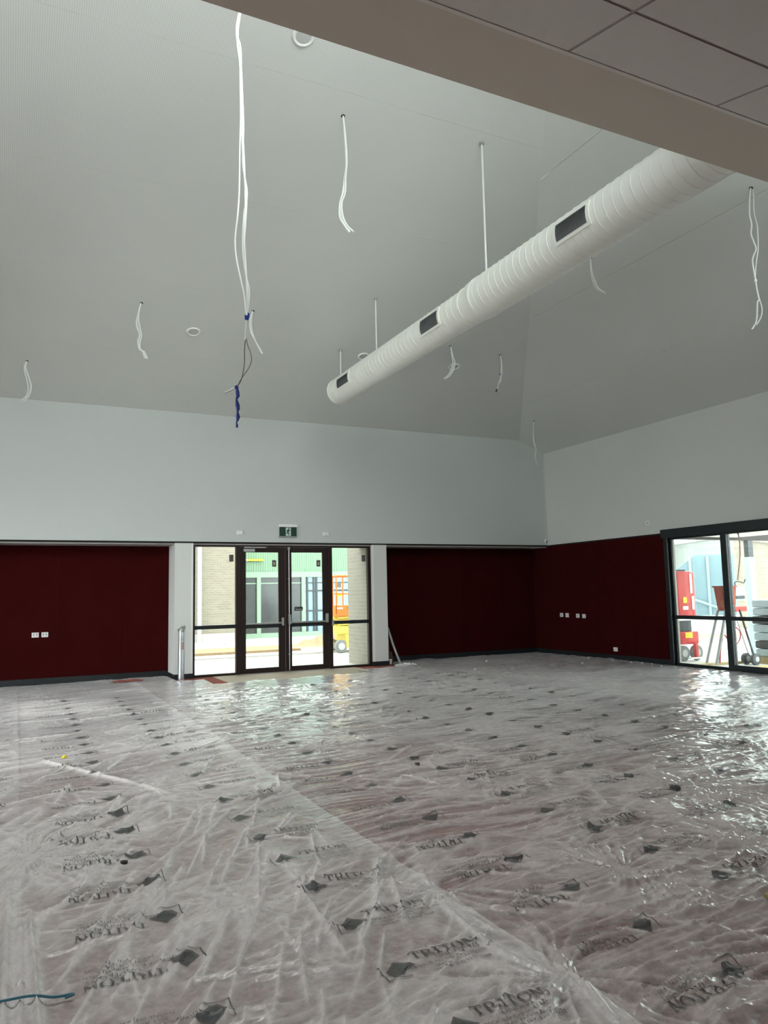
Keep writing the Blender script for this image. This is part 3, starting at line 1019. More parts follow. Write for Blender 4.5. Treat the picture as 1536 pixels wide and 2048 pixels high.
# ------------------------------------------------------------------ exit sign and small fittings on the upper wall
ex = thing('exit_sign', (5.22, YB, 2.98), 'dark green running-man exit sign above the double doors', 'exit sign')
MB().box(5.02, 5.42, YB - .06, YB - .001, 3.065, 3.125).build('housing', M_white, ex, bevel=.005)
MB().box(5.03, 5.41, YB - .035, YB - .015, 2.865, 3.065).build('sign_panel', M_green, ex)
MB().box(5.02, 5.415, YB - .045, YB - .005, 2.845, 2.865).build('lower_edge', M_alu, ex)


def poly2(name, pts, y, mat, parent, th=.002):
    return MB().prism([(x, y, z) for x, z in pts], (0, -th, 0)).build(name, mat, parent)


yS = YB - .035
poly2('door_pictogram', [(5.165, 2.875), (5.28, 2.875), (5.28, 3.055), (5.165, 3.055)], yS, M_signw, ex)
man = sign_man = MB()
def seg(a, b, w_):
    a, b = Vector((a[0], 0, a[1])), Vector((b[0], 0, b[1]))
    d = (b - a).normalized()
    n_ = Vector((-d.z, 0, d.x)) * w_ / 2
    return [(a + n_).xz, (b + n_).xz, (b - n_).xz, (a - n_).xz]
yM = yS - .002
mm = MB()
for a, b, w_ in (((5.228, 3.015), (5.212, 2.955), .034), ((5.212, 2.96), (5.235, 2.925), .02), ((5.235, 2.93), (5.228, 2.885), .018), ((5.212, 2.955), (5.195, 2.925), .02), ((5.195, 2.928), (5.17, 2.925), .016), ((5.225, 3.01), (5.25, 2.985), .014), ((5.25, 2.985), (5.268, 2.995), .013), ((5.22, 3.008), (5.198, 2.99), .014), ((5.198, 2.99), (5.19, 2.965), .013)):
    mm.prism([(x, yM, z) for x, z in seg(a, b, w_)][::-1], (0, -.0015, 0))
mm.prism([(5.237 + .014 * math.cos(k * math.pi / 6), yM, 3.034 + .014 * math.sin(k * math.pi / 6)) for k in range(12)], (0, -.0015, 0))
mm.build('running_man', M_green, ex)

for x, lab in ((4.165, 'small white sensor box left of the exit sign'), (6.095, 'small white sensor box right of the exit sign')):
    t = thing('wall_sensor', (x, YB, 2.93), lab, 'sensor')
    MB().box(x - .065, x + .065, YB - .03, YB - .001, 2.885, 2.97).build('case', M_white, t, bevel=.006)
    MB().box(x - .03, x + .03, YB - .033, YB - .03, 2.895, 2.905).build('vent_slot', M_whitedull, t)

t = thing('motion_sensor', (12.09, YB, 2.84), 'small white motion sensor in the upper wall corner', 'sensor')
MB().box(12.06, 12.12, YB - .05, YB - .001, 2.79, 2.89).build('case', M_white, t, bevel=.01)
MB().lathe([(.024, 0), (.02, .012), (.005, .018)], (12.09, YB - .05, 2.82), 'Y', 16).build('lens', M_alu, t, True)
MB().cyl((12.12, YB - .01, 2.88), (12.13, YB - .008, 4.9), .004, 6).build('thin_lead', M_white, t)


def plate_back(x0, x1, z0, z1, y, lab, cat, grp, slots):
    t = thing('power_outlet', ((x0 + x1) / 2, y, z0), lab, cat, grp)
    MB().box(x0, x1, y - .012, y - .001, z0, z1).build('plate', M_white, t, bevel=.004)
    for sx in slots:
        MB().box(sx - .006, sx + .006, y - .014, y - .012, (z0 + z1) / 2 - .012, (z0 + z1) / 2 + .012).build('socket_slot', M_slot, t)
        MB().box(sx - .012, sx + .012, y - .016, y - .012, z1 - .03, z1 - .012).build('switch', M_whitedull, t)


plate_back(.285, .41, .905, 1.0, YN, 'left white power outlet of the pair on the left maroon wall', 'power outlet', 'power outlets on maroon walls', (.32, .375))
plate_back(.455, .575, .905, 1.0, YN, 'right white power outlet of the pair on the left maroon wall', 'power outlet', 'power outlets on maroon walls', (.49, .54))


def plate_right(y0, y1, z0, z1, lab, hole=True, grp='power outlets on maroon walls', nm='power_outlet'):
    t = thing(nm, (XR, (y0 + y1) / 2, z0), lab, 'power outlet', grp)
    MB().box(XR - .012, XR - .001, y0, y1, z0, z1).build('plate', M_white, t, bevel=.004)
    c = (y0 + y1) / 2
    if hole:
        MB().box(XR - .014, XR - .012, c - .012, c + .012, (z0 + z1) / 2 - .012, (z0 + z1) / 2 + .012).build('socket', M_slot, t)
    else:
        for dy in (-.03, .03):
            MB().box(XR - .014, XR - .012, c + dy - .005, c + dy + .005, (z0 + z1) / 2 - .015, (z0 + z1) / 2 + .01).build('socket_slot', M_whitedull, t)


plate_right(14.98, 15.10, .935, 1.03, 'white wall plate, first from the corner on the right maroon wall')
plate_right(14.77, 14.89, .93, 1.03, 'white wall plate, second from the corner on the right maroon wall', False)
plate_right(14.38, 14.50, .925, 1.02, 'white wall plate, third from the corner on the right maroon wall')
plate_right(14.16, 14.28, .92, 1.015, 'white wall plate, fourth from the corner on the right maroon wall', False)
plate_right(13.15, 13.28, .20, .29, 'lone low white power outlet near the skirting of the right maroon wall', False)
plate_right(11.98, 12.09, 2.94, 3.03, 'small white plate with a dark hole high above the sliding doors', True, 'power outlets')

# ------------------------------------------------------------------ floor film
_P = np.random.RandomState(3).permutation(256)
_P = np.concatenate([_P, _P])
_ANG = np.random.RandomState(5).rand(256) * 2 * np.pi
_GX, _GY = np.cos(_ANG), np.sin(_ANG)


def perlin(x, y, seed=0):
    x = x + seed * 17.31
    y = y + seed * 9.77
    xi = np.floor(x).astype(np.int64); yi = np.floor(y).astype(np.int64)
    xf = x - xi; yf = y - yi
    xi &= 255; yi &= 255
    u = xf * xf * xf * (xf * (xf * 6 - 15) + 10)
    v = yf * yf * yf * (yf * (yf * 6 - 15) + 10)
    def g(ix, iy, dx, dy):
        h = _P[(_P[ix & 255] + iy) & 255]
        return _GX[h] * dx + _GY[h] * dy
    a = g(xi, yi, xf, yf); b = g(xi + 1, yi, xf - 1, yf)
    c = g(xi, yi + 1, xf, yf - 1); d = g(xi + 1, yi + 1, xf - 1, yf - 1)
    return (a + u * (b - a)) + v * ((c + u * (d - c)) - (a + u * (b - a)))


def ridge(n, p):
    return np.clip(1 - np.abs(n) * 2.2, 0, 1) ** p


def sstep(a, b, x):
    t = np.clip((x - a) / (b - a), 0, 1)
    return t * t * (3 - 2 * t)


STARS = [  # x, y, height, radius, folds, angle offset
    (3.14, 3.45, .030, .75, 13, .4), (2.06, 3.70, .022, .6, 9, 1.0), (2.06, 2.65, .024, .8, 12, 2.1), (.11, 5.39, .026, 1.0, 17, .2),
    (1.09, 6.72, .016, .7, 9, .9), (3.56, 5.39, .018, .6, 11, .1), (4.88, 4.51, .028, 1.1, 17, .6), (5.74, 6.72, .02, .9, 13, 1.3),
    (1.10, 4.05, .015, .5, 8, .7), (2.9, 7.6, .015, .8, 11, 1.9), (4.2, 3.3, .03, .9, 15, .8), (1.5, 9.0, .014, .9, 11, .3), (6.6, 5.2, .024, 1.0, 15, 1.1)]
SEGS = [  # explicit folds: x0,y0,x1,y1,height,width
    (.26, 8.48, 1.00, 6.95, .028, .03), (1.0, 6.95, 1.12, 6.6, .022, .025),
    (-.012, 2.9, .01, 5.0, .058, .024), (.056, 2.9, .062, 4.4, .036, .017), (.124, 2.9, .105, 4.5, .050, .019),
    (2.02, 2.3, 2.26, 3.2, .02, .02), (2.3, 3.6, 3.1, 2.5, .018, .02), (2.7, 2.9, 4.2, 2.6, .026, .022), (2.2, 2.6, 3.9, 2.1, .022, .02), (2.5, 3.3, 4.4, 3.1, .024, .022),
    (2.2, 4.6, 4.0, 4.9, .020, .022), (2.3, 5.0, 4.2, 5.7, .018, .022), (2.25, 4.3, 3.6, 4.35, .018, .02), (1.35, 3.2, 1.5, 4.7, .016, .02),
    (1.62, 3.5, 2.0, 4.3, .02, .022), (1.95, 2.9, 2.0, 3.6, .02, .02), (.35, 3.4, .95, 5.1, .02, .022), (.2, 3.6, .7, 4.9, .018, .02), (.55, 3.3, 1.1, 4.3, .018, .022),
    (.9, 2.9, 1.15, 3.5, .012, .016), (1.3, 4.9, 1.9, 5.0, .014, .016), (.2, 5.6, .9, 6.3, .02, .022), (.25, 5.5, 1.2, 5.75, .016, .02), (-.4, 5.1, .1, 5.4, .02, .02), (-.4, 6.0, .05, 7.6, .024, .03)]


def make_folds():
    """short straight creases scattered over the sheets, mostly near the camera"""
    rn_ = random.Random(21)
    out = []
    for k in range(620):
        y = 2.0 + 11.5 * rn_.random() ** 1.7
        x = rn_.uniform(-.6, min(11.5, 1.4 + 1.05 * y))
        if x < 2.05:
            ang = rn_.gauss(.95, .35) if rn_.random() < .55 else rn_.gauss(.15, .3)
            if y > 7:
                ang = rn_.gauss(.45, .25)
        else:
            ang = rn_.gauss(.12, .28) if rn_.random() < .65 else rn_.gauss(-.7, .3)
        ln = rn_.uniform(.12, .6) * (1 + .06 * y)
        hh = rn_.uniform(.006, .017) * (1 + .05 * y)
        wd_ = rn_.uniform(.007, .013) * (1 + .12 * max(0, y - 4))
        bend = rn_.uniform(-.12, .12)
        out.append((x, y, x + ln * math.cos(ang), y + ln * math.sin(ang), hh, wd_, bend))
    for k in range(46):      # long slanting folds on the left sheet
        y = rn_.uniform(2.9, 5.6)
        x = rn_.uniform(-.3, 1.5)
        ang = rn_.gauss(1.16, .10)
        ln = rn_.uniform(.4, 1.2)
        out.append((x, y, x + ln * math.cos(ang), y + ln * math.sin(ang), rn_.uniform(.012, .023), rn_.uniform(.009, .014), rn_.uniform(-.05, .05)))
    for k in range(30):      # folds fanning across the middle of the left sheet
        y = rn_.uniform(5.5, 9.5)
        x = rn_.uniform(-.4, 1.8)
        ang = rn_.gauss(.75, .35)
        ln = rn_.uniform(.4, 1.3)
        out.append((x, y, x + ln * math.cos(ang), y + ln * math.sin(ang), rn_.uniform(.014, .026), rn_.uniform(.011, .018), rn_.uniform(-.1, .1)))
    for k in range(70):      # near parallel folds on the sheets to the right
        y = rn_.uniform(2.0, 7.0)
        x = rn_.uniform(2.05, 1.2 + y)
        ang = rn_.gauss(.10, .10) if x < 3.6 or y > 4.5 else rn_.gauss(-.35, .2)
        ln = rn_.uniform(.5, 1.5)
        out.append((x, y, x + ln * math.cos(ang), y + ln * math.sin(ang), rn_.uniform(.010, .021), rn_.uniform(.009, .014), rn_.uniform(-.06, .06)))
    return out


FOLDS = make_folds()


def H(x, y):
    """height of the crumpled film above the carpet"""
    wx = x + .20 * perlin(x * 1.1, y * 1.1, 1) + .012 * perlin(x * 4, y * 4, 11)
    wy = y + .20 * perlin(x * 1.1, y * 1.1, 2) + .012 * perlin(x * 4, y * 4, 12)
    left = 1 - sstep(1.9, 2.2, x)

    def layer(ang, fa, fc, p, seed):
        c, s = math.cos(ang), math.sin(ang)
        u = wx * c + wy * s
        v = -wx * s + wy * c
        return np.exp(-np.abs(perlin(u * fa, v * fc, seed)) * p)
    msk1 = sstep(-.05, .35, perlin(x * .9, y * .7, 21))
    msk2 = sstep(-.05, .35, perlin(x * .9, y * .7, 22))
    msk3 = sstep(-.1, .3, perlin(x * .6, y * .5, 23))
    far = sstep(6.0, 9.0, y)
    pk = 11 - 5 * far
    h = 0.003 + .003 * perlin(x * 2.2, y * 2.2, 3)
    h = h + left * (1 - far * .6) * (.014 * msk1 * layer(1.15, .6, 4.2, pk, 5) + .010 * msk2 * layer(.15, .7, 5, pk, 6) + .008 * msk3 * layer(.62, .5, 6.0, pk, 26))
    h = h + (1 - left) * (.017 * (.3 + .7 * msk1) * layer(.10, .5, 4.6, pk, 7) + .016 * msk2 * layer(-.65, .6, 4.2, pk, 8) + .013 * msk3 * layer(.75, .7, 4.5, pk, 9) + .009 * layer(.0, .4, 9.0, pk * .7, 27) * (1 - msk2))
    h = h + far * .020 * (.25 + .75 * msk3) * layer(.45, .35, 3.0, 6, 10)
    h = h + .006 * sstep(-.1, .3, perlin(x * 1.7, y * 1.7, 28)) * np.exp(-np.abs(perlin(wx * 5.5, wy * 5.5, 13)) * 9) + .0022 * ridge(perlin(wx * 16, wy * 16, 14), 2)
    h = np.array(h)
    flat, xf, yf = h.reshape(-1), x.reshape(-1), y.reshape(-1)
    for (x0, y0, x1, y1, a, wd, bend) in FOLDS:
        pad = wd * 4 + .03
        ix = np.nonzero((xf > min(x0, x1) - pad) & (xf < max(x0, x1) + pad) & (yf > min(y0, y1) - pad) & (yf < max(y0, y1) + pad))[0]
        if not len(ix):
            continue
        dx, dy = x1 - x0, y1 - y0
        L2 = dx * dx + dy * dy
        qx, qy = xf[ix] - x0, yf[ix] - y0
        t = (qx * dx + qy * dy) / L2
        off = (qy * dx - qx * dy) / math.sqrt(L2) - bend * math.sqrt(L2) * t * (1 - t)
        env = np.clip(np.minimum(t, 1 - t) * 5, 0, 1)
        flat[ix] += a * np.exp(-np.abs(off) / (wd * (.4 + .6 * env))) * env
    h = flat.reshape(np.shape(x))
    for (sx, sy, a, r, n, ph) in STARS:
        dx, dy = x - sx, y - sy
        d = np.sqrt(dx * dx + dy * dy) + 1e-6
        th = np.arctan2(dy, dx) + .25 * perlin(x * 3, y * 3, 15)
        fold = np.exp(-np.abs(perlin(th * n / 6.2832 * 2.0 + ph * 10, d * .8 + ph, 16)) * 6)
        h = h + a * fold * np.clip(1 - d / r, 0, 1) * sstep(0.0, .12, d) + a * .5 * np.exp(-(d / .05) ** 2)
    for (x0, y0, x1, y1, a, wd) in SEGS:
        L2 = (x1 - x0) ** 2 + (y1 - y0) ** 2
        t = ((x - x0) * (x1 - x0) + (y - y0) * (y1 - y0)) / L2
        tc = np.clip(t, 0, 1)
        ox = x - (x0 + (x1 - x0) * tc); oy = y - (y0 + (y1 - y0) * tc)
        d = np.sqrt(ox * ox + oy * oy) + .004 * perlin(x * 6, y * 6, 17)
        d = np.abs(d)
        h = h + a * np.exp(-d / (wd * .75)) * np.clip(np.minimum(t, 1 - t) * 6 + .2, 0, 1)
    return np.maximum(h, 0.0) + .003


def sheet(name, x0, x1, dx, mat, label, lift, yend, grp='strips of clear film over the carpet'):
    nx = int((x1 - x0) / dx) + 1
    xs_ = np.linspace(x0, x1, nx)
    ys = [.6]
    while ys[-1] < YN:
        y = ys[-1]
        base = .05 if y < 1.7 else dx * max(1.0, y / 4.6)
        ys.append(y + base)
    ys = np.array(ys)
    X, Yg = np.meshgrid(xs_, ys)
    ye = yend(xs_)
    Yg = np.minimum(Yg, ye[None, :] + .02 * perlin(X * 3, X * 0 + .5, 30))
    X = X.copy()
    edge_n = .012 * perlin(Yg * 1.7, Yg * 0 + x0, 31)
    wgt_r = sstep(x1 - .25, x1, X)
    X = X + edge_n * wgt_r
    Z = H(X, Yg) + lift
    ny = len(ys)
    co = np.stack([X.ravel(), Yg.ravel(), Z.ravel()], 1).astype(np.float32)
    i, j = np.meshgrid(np.arange(ny - 1), np.arange(nx - 1), indexing='ij')
    keep = (Yg[1:, :-1] - Yg[:-1, :-1] > 1e-4)
    a = (i * nx + j)[keep]
    fa = np.stack([a, a + 1, a + nx + 1, a + nx], 1).astype(np.int32)
    me = bpy.data.meshes.new(name)
    me.vertices.add(len(co)); me.vertices.foreach_set('co', co.ravel())
    me.loops.add(fa.size); me.loops.foreach_set('vertex_index', fa.ravel())
    me.polygons.add(len(fa)); me.polygons.foreach_set('loop_start', np.arange(0, fa.size, 4, dtype=np.int32)); me.polygons.foreach_set('loop_total', np.full(len(fa), 4, dtype=np.int32))
    me.polygons.foreach_set('use_smooth', np.ones(len(fa), dtype=bool))
    me.update(calc_edges=True)
    o = bpy.data.objects.new(name, me)
    COL.objects.link(o)
    me.materials.append(mat)
    tag(o, label, 'plastic film', grp)
    return o


def yend(xs_):
    """far edge of the film: into the niches, short of the doors"""
    e = np.where((xs_ > 2.80) & (xs_ < 7.6), 14.9, YN - .03)
    e = np.where((xs_ > 3.3) & (xs_ < 6.5), 14.12 + .05 * np.sin(xs_ * 5), e)
    return e


SHEETS = []
specs = [(-2.0, .07, .014, M_filmL, 'crumpled clear film strip along the left picture edge', .004),
         (.03, 2.10, .0085, M_filmL, 'milky printed film strip with a straight edge overlapping the sheet to its right', .002),
         (1.95, 4.08, .0085, M_film, 'wrinkled printed film strip right of the straight overlap in the foreground', 0),
         (4.03, 6.10, .0145, M_film, 'glossy wrinkled film strip in front of the right door leaf', .002),
         (6.05, 8.10, .018, M_film, 'glossy film strip running to the right pier', 0),
         (8.05, 10.1, .022, M_film, 'glossy film strip running into the right niche', .002),
         (10.05, XR - .03, .024, M_film, 'shiny film strip along the maroon right wall and sliding doors', 0)]
for s in specs:
    SHEETS.append((s, sheet('floor_film', s[0], s[1], s[2], s[3], s[4], s[5], yend)))

# ---- printing on the film
def flat_mesh(polys):
    """2d polygons -> finely divided (verts, faces)"""
    bm = bmesh.new()
    for poly in polys:
        vs = [bm.verts.new((p[0], p[1], 0)) for p in poly]
        bm.faces.new(vs)
    return bm


def refine(bm, mx):
    bmesh.ops.triangulate(bm, faces=bm.faces)
    for _ in range(5):
        es = [e for e in bm.edges if e.calc_length() > mx]
        if not es:
            break
        bmesh.ops.subdivide_edges(bm, edges=es, cuts=1, use_grid_fill=False)
        bmesh.ops.triangulate(bm, faces=bm.faces)
    bm.verts.ensure_lookup_table()
    v = np.array([(p.co.x, p.co.y) for p in bm.verts])
    ix = {p: i for i, p in enumerate(bm.verts)}
    f = [tuple(ix[p] for p in fc.verts) for fc in bm.faces]
    bm.free()
    return v, f


def R4(x0, y0, x1, y1): return [(x0, y0), (x1, y0), (x1, y1), (x0, y1)]


def ring_polys(cx, cy, rx, ry, wx_, wy_, a0=0, a1=360, n=18):
    out = []
    for k in range(n):
        t0 = math.radians(a0 + (a1 - a0) * k / n); t1 = math.radians(a0 + (a1 - a0) * (k + 1) / n)
        o0 = (cx + rx * math.cos(t0), cy + ry * math.sin(t0)); o1 = (cx + rx * math.cos(t1), cy + ry * math.sin(t1))
        i0 = (cx + (rx - wx_) * math.cos(t0), cy + (ry - wy_) * math.sin(t0)); i1 = (cx + (rx - wx_) * math.cos(t1), cy + (ry - wy_) * math.sin(t1))
        out.append([i0, o0, o1, i1])
    return out


def letter(c):
    """bold serif capitals in a unit-high box, returns polygons and advance"""
    if c == 'T':
        return [R4(.32, .08, .50, .92), R4(.2, 0, .62, .08), R4(0, .90, .82, 1), [(0, .72), (.06, .72), (.09, .9), (0, .9)], [(.73, .9), (.76, .72), (.82, .72), (.82, .9)]], .88
    if c == 'I':
        return [R4(.12, .08, .30, .92), R4(0, 0, .42, .08), R4(0, .92, .42, 1)], .50
    if c == 'R':
        return [R4(.12, .08, .30, .92), R4(0, 0, .42, .08), R4(0, .92, .48, 1), R4(.30, .46, .5, .54)] + ring_polys(.47, .73, .30, .27, .16, .08, -90, 90, 10) + [[(.44, .46), (.62, .46), (.92, .08), (.72, .08)], R4(.70, 0, .98, .08)], 1.0
    if c == 'O':
        return ring_polys(.46, .5, .46, .52, .19, .07), 1.0
    if c == 'N':
        return [R4(.10, .08, .18, .92), R4(0, 0, .30, .08), R4(.74, .0, .82, .92), R4(.64, .92, .94, 1), R4(0, .92, .16, 1), [(.10, 1), (.32, 1), (.82, .05), (.82, 0), (.66, 0)]], 1.0
    return [], .3


def word(txt, x, y, h, sx=1.0):
    out = []
    for c in txt:
        ps, ad = letter(c)
        out += [[(x + px * h * sx, y + py * h) for px, py in p] for p in ps]
        x += ad * h * sx
    return out, x


def font_polys(txt, x, y, h, sx=1.0):
    cu = bpy.data.curves.new('t', 'FONT')
    cu.body = txt
    cu.size = h * 1.4
    cu.resolution_u = 2
    ob = bpy.data.objects.new('t', cu)
    COL.objects.link(ob)
    dg = bpy.context.evaluated_depsgraph_get()
    me = bpy.data.meshes.new_from_object(ob.evaluated_get(dg))
    out = [[(x + me.vertices[i].co.x * sx, y + me.vertices[i].co.y) for i in p.vertices] for p in me.polygons]
    bpy.data.objects.remove(ob); bpy.data.curves.remove(cu); bpy.data.meshes.remove(me)
    return out


wp, xe_ = word('TRITON', 0, 0, .058, 1.12)
word_w = xe_
V_word, F_word = refine(flat_mesh(wp), .013)
small = []
small += font_polys('UNDERLAYS', .10, -.034, .024, 1.2)
small += font_polys('56 BERWICK RD CAMPBELLFIELD VIC', -.10, -.075, .020, 1.05)
small += font_polys('3061 AUSTRALIA', .06, -.108, .020, 1.05)
small += font_polys('PHONE (03) 9357 3288', .03, -.141, .020, 1.05)
V_small, F_small = refine(flat_mesh(small), .025)
# emblem: solid sail triangle with an open corner line
emb = [[(0, -.02), (.07, .055), (.145, -.015), (.10, -.03)], [(.0, -.02), (.10, -.03), (.06, -.075), (.02, -.07)]]
emb2 = [[(-.022, .03), (-.016, .03), (-.016, -.095), (-.022, -.095)], [(-.022, -.095), (.09, -.095), (.09, -.089), (-.022, -.089)]]
V_emb, F_emb = refine(flat_mesh(emb + emb2), .013)


def print_block(parent, x, y, flip, full, lift):
    s = -1 if flip else 1
    vs, fs = [], []
    n = 0
    blocks = [(V_emb, F_emb, 0, 0), (V_word, F_word, .155, .03)]
    if full:
        blocks.append((V_small, F_small, .155, .03))
    for V_, F_, ox, oy in blocks:
        px = x + s * (V_[:, 0] + ox)
        py = y + s * (V_[:, 1] + oy)
        pz = H(px, py) + lift + .005
        vs.append(np.stack([px, py, pz], 1))
        fs += [tuple(n + i for i in f) for f in F_]
        n += len(V_)
    q = MB()
    q.v = [tuple(r) for r in np.concatenate(vs)]
    q.f = fs
    o = q.build('printed_logo', M_ink, parent)
    return o


def prints(idx, cols):
    spec, o = SHEETS[idx]
    for (cx, flip, ph) in cols:
        y = ph
        while y < 13.4:
            dist = math.hypot(cx, y)
            c = (Vector((cx, y, 0)) - CAMPOS)
            depth = c.dot(FWD)
            u = c.dot(RIGHT) / depth * FPX + 768
            v = c.dot(DOWN) / depth * FPX + 1024
            if -160 < u < 1650 and v < 2200:
                print_block(o, cx, y, flip, y < 6.2, spec[5])
            y += .505


prints(0, [(-.52, False, 3.2)])
prints(1, [(.78, True, 2.55), (1.44, False, 2.55)])
prints(2, [(2.76, True, 2.34), (3.44, False, 2.1)])
prints(3, [(4.76, True, 2.5), (5.44, False, 2.3)])
prints(4, [(6.76, True, 5.0), (7.44, False, 5.1)])

# ------------------------------------------------------------------ things on the floor
MB_ = MB().box(3.62, 6.75, 14.05, 15.50, 0.0005, .006).build('entrance_board', M_mat)
tag(MB_, 'tan board on the floor in front of the double doors', 'floor board')

t = thing('foil_tube', (2.93, 15.20, 0), 'upright silver foil-wrapped tube standing against the left pier', 'tube')
z0 = .004
prof = [(.058, z0), (.060, .02), (.058, .3), (.057, .6), (.052, .78), (.055, .80), (.050, .97), (.045, .985)]
MB().lathe(prof, (2.93, 15.20, 0), 'Z', 28).build('tube_body', M_silver, t, True)
rn = random.Random(4)
tr_ = MB()
n0 = 24
for k in range(n0):
    a = 2 * math.pi * k / n0
    r_ = .05 + rn.uniform(0, .035)
    tr_.v += [(2.93 + .05 * math.cos(a), 15.20 + .05 * math.sin(a), .93), (2.93 + .01 + r_ * 1.1 * math.cos(a), 15.20 + r_ * math.sin(a), 1.0 + rn.uniform(-.02, .05) + .03 * math.cos(a)),
              (2.945 + .02 * math.cos(a), 15.20 + .02 * math.sin(a), 1.03 + rn.uniform(-.02, .04))]
for k in range(n0):
    j = (k + 1) % n0
    tr_.f += [(3 * k, 3 * j, 3 * j + 1, 3 * k + 1), (3 * k + 1, 3 * j + 1, 3 * j + 2, 3 * k + 2)]
tr_.f.append(tuple(3 * k + 2 for k in range(n0)))
tr_.build('torn_wrapping', M_alu, t)
lb = MB()
for k in range(7):
    a = math.radians(-115 + k * 12)
    for z in (.60, .74):
        lb.v.append((2.93 + .0605 * math.cos(a), 15.20 + .0605 * math.sin(a), z))
for k in range(6):
    lb.f.append((2 * k, 2 * k + 2, 2 * k + 3, 2 * k + 1))
lo = lb.build('paper_label', M_stickerl, t)

t = thing('leaning_rod', (7.83, 15.42, 0), 'grey pipe offcut leaning against the right pier', 'pipe')
MB().tube([(7.835, 15.40, .012), (7.70, 15.47, .42), (7.585, 15.52, .83)], .026, 14).build('pipe_body', M_greyrod, t, True)
MB().lathe([(.030, 0), (.030, .03)], (7.838, 15.398, .008), 'Z', 14).build('end_ring', M_alu, t, True)

t = thing('cardboard_offcut', (7.66, 15.62, 0), 'dark brown cardboard offcuts propped behind the leaning pipe', 'cardboard')
MB().prism([(7.575, 15.60, .006), (7.70, 15.66, .006), (7.69, 15.67, .58), (7.575, 15.62, .50)], (-.004, .02, 0)).build('tall_sheet', M_cardb, t)
MB().prism([(7.60, 15.56, .006), (7.76, 15.60, .006), (7.74, 15.63, .28), (7.60, 15.60, .30)], (-.004, .02, 0)).build('short_sheet', M_cardb, t)
t = thing('paper_cup', (7.63, 15.50, 0), 'small pale paper cup on the floor beside the right pier', 'cup')
MB().lathe([(.024, .008), (.027, .02), (.036, .12), (.038, .122), (.036, .125)], (7.63, 15.50, 0), 'Z', 20).build('cup_body', M_white, t, True)
MB().lathe([(.036, .118), (.039, .121), (.039, .128), (.036, .131)], (7.63, 15.50, 0), 'Z', 20).build('cup_rim', M_whitedull, t, True)


def crumple(name, cx, cy, lx, ly, hh, mat, label, cat, seed, n=16):
    rn_ = np.random.RandomState(seed)
    q = MB()
    for i in range(n + 1):
        for j in range(n // 2 + 1):
            u, v = i / n - .5, j / (n // 2) - .5
            e = max(0, 1 - (abs(u) * 2) ** 3) * max(0, 1 - (abs(v) * 2) ** 3)
            x_, y_ = cx + u * lx + rn_.uniform(-.2, .2) * lx / n, cy + v * ly + rn_.uniform(-.2, .2) * ly / n
            q.v.append((x_, y_, .03 + e * hh * rn_.uniform(.15, 1.0)))
    m_ = n // 2 + 1
    for i in range(n):
        for j in range(n // 2):
            q.f.append((i * m_ + j, (i + 1) * m_ + j, (i + 1) * m_ + j + 1, i * m_ + j + 1))
    o_ = q.build(name, mat)
    return tag(o_, label, cat)


crumple('crumpled_film', 7.75, 14.97, .55, .22, .06, M_crumple, 'bright crumpled scrap of film at the foot of the leaning pipe', 'film scrap', 2)
crumple('crumpled_film', 1.98, 15.55, .55, .32, .03, M_carpet, 'dark red bare carpet flap by the left niche skirting', 'carpet flap', 3)

tag(MB().tube(smooth_line([(-.55, 3.46, .05), (-.3, 3.49, .045), (-.12, 3.475, .055), (.0, 3.475, .055), (.1, 3.47, .052), (.18, 3.455, .035), (.25, 3.455, .03), (.22, 3.435, .032)], 6), .0052, 7).build('rope', M_twine, None, True), 'thin blue rope lying across the film in the lower left corner', 'rope')
h_ = float(H(np.array([.48]), np.array([8.45]))[0])
crumple('tape_scrap', .48, 8.45, .06, .06, .03, M_yellow, 'tiny yellow scrap lying on the milky film at left', 'scrap', 5, 6)


def bit(x, y, s, mat, label, cat, grp=None, nm='floor_scrap'):
    h_ = float(H(np.array([x]), np.array([y]))[0])
    rn_ = random.Random(int(x * 1000 + y * 77))
    q = MB()
    pts_ = [(x + s * rn_.uniform(.6, 1) * math.cos(a), y + s * rn_.uniform(.6, 1) * math.sin(a), h_ + .004) for a in [k * math.pi / 3 for k in range(6)]]
    q.prism(pts_, (rn_.uniform(-.2, .2) * s, 0, s * .5))
    o_ = q.build(nm, mat)
    tag(o_, label, cat, grp)


bit(.63, 4.97, .028, M_tip, 'small black scrap on the milky film near the printed logos', 'scrap')
bit(3.37, 6.34, .03, M_cardb, 'small brown scrap on the wrinkled film at mid floor', 'scrap')
for k, (x, y) in enumerate(((11.9, 12.5), (11.95, 11.95), (11.85, 11.6), (11.75, 12.9), (11.0, 13.0), (9.6, 14.6), (8.4, 13.2), (11.7, 13.6), (11.92, 12.2))):
    bit(x, y, .03, M_white, 'small white crumb lying on the film near the maroon wall', 'crumb', 'white crumbs near the maroon wall', 'floor_crumb')
tag(MB().box(3.40, 3.75, 2.77, 2.81, .05, .066, .35).build('timber_lath', M_wood), 'short pale timber lath on the film at the right edge', 'timber')

# ------------------------------------------------------------------ outside: ground and courtyard behind the doors
struct(MB().box(-60, 90, YN + .0, 90, -.16, -.02).build('ground', M_conc), 'pale concrete courtyard')
struct(MB().box(XR + .24, 90, -40, YN, -.16, -.02).build('ground_right', M_conc), 'pale concrete paving beyond the sliding doors')
struct(MB().box(-60, XL - .24, -40, YN, -.16, -.02).build('ground_left', M_conc))
struct(MB().box(XL - .24, XR + .24, -40, YF - .24, -.16, -.02).build('ground_front', M_conc))
struct(MB().box(3.2, 7.2, YD0 + .05, YN, -.05, 0.0).build('threshold_slab', M_conc))

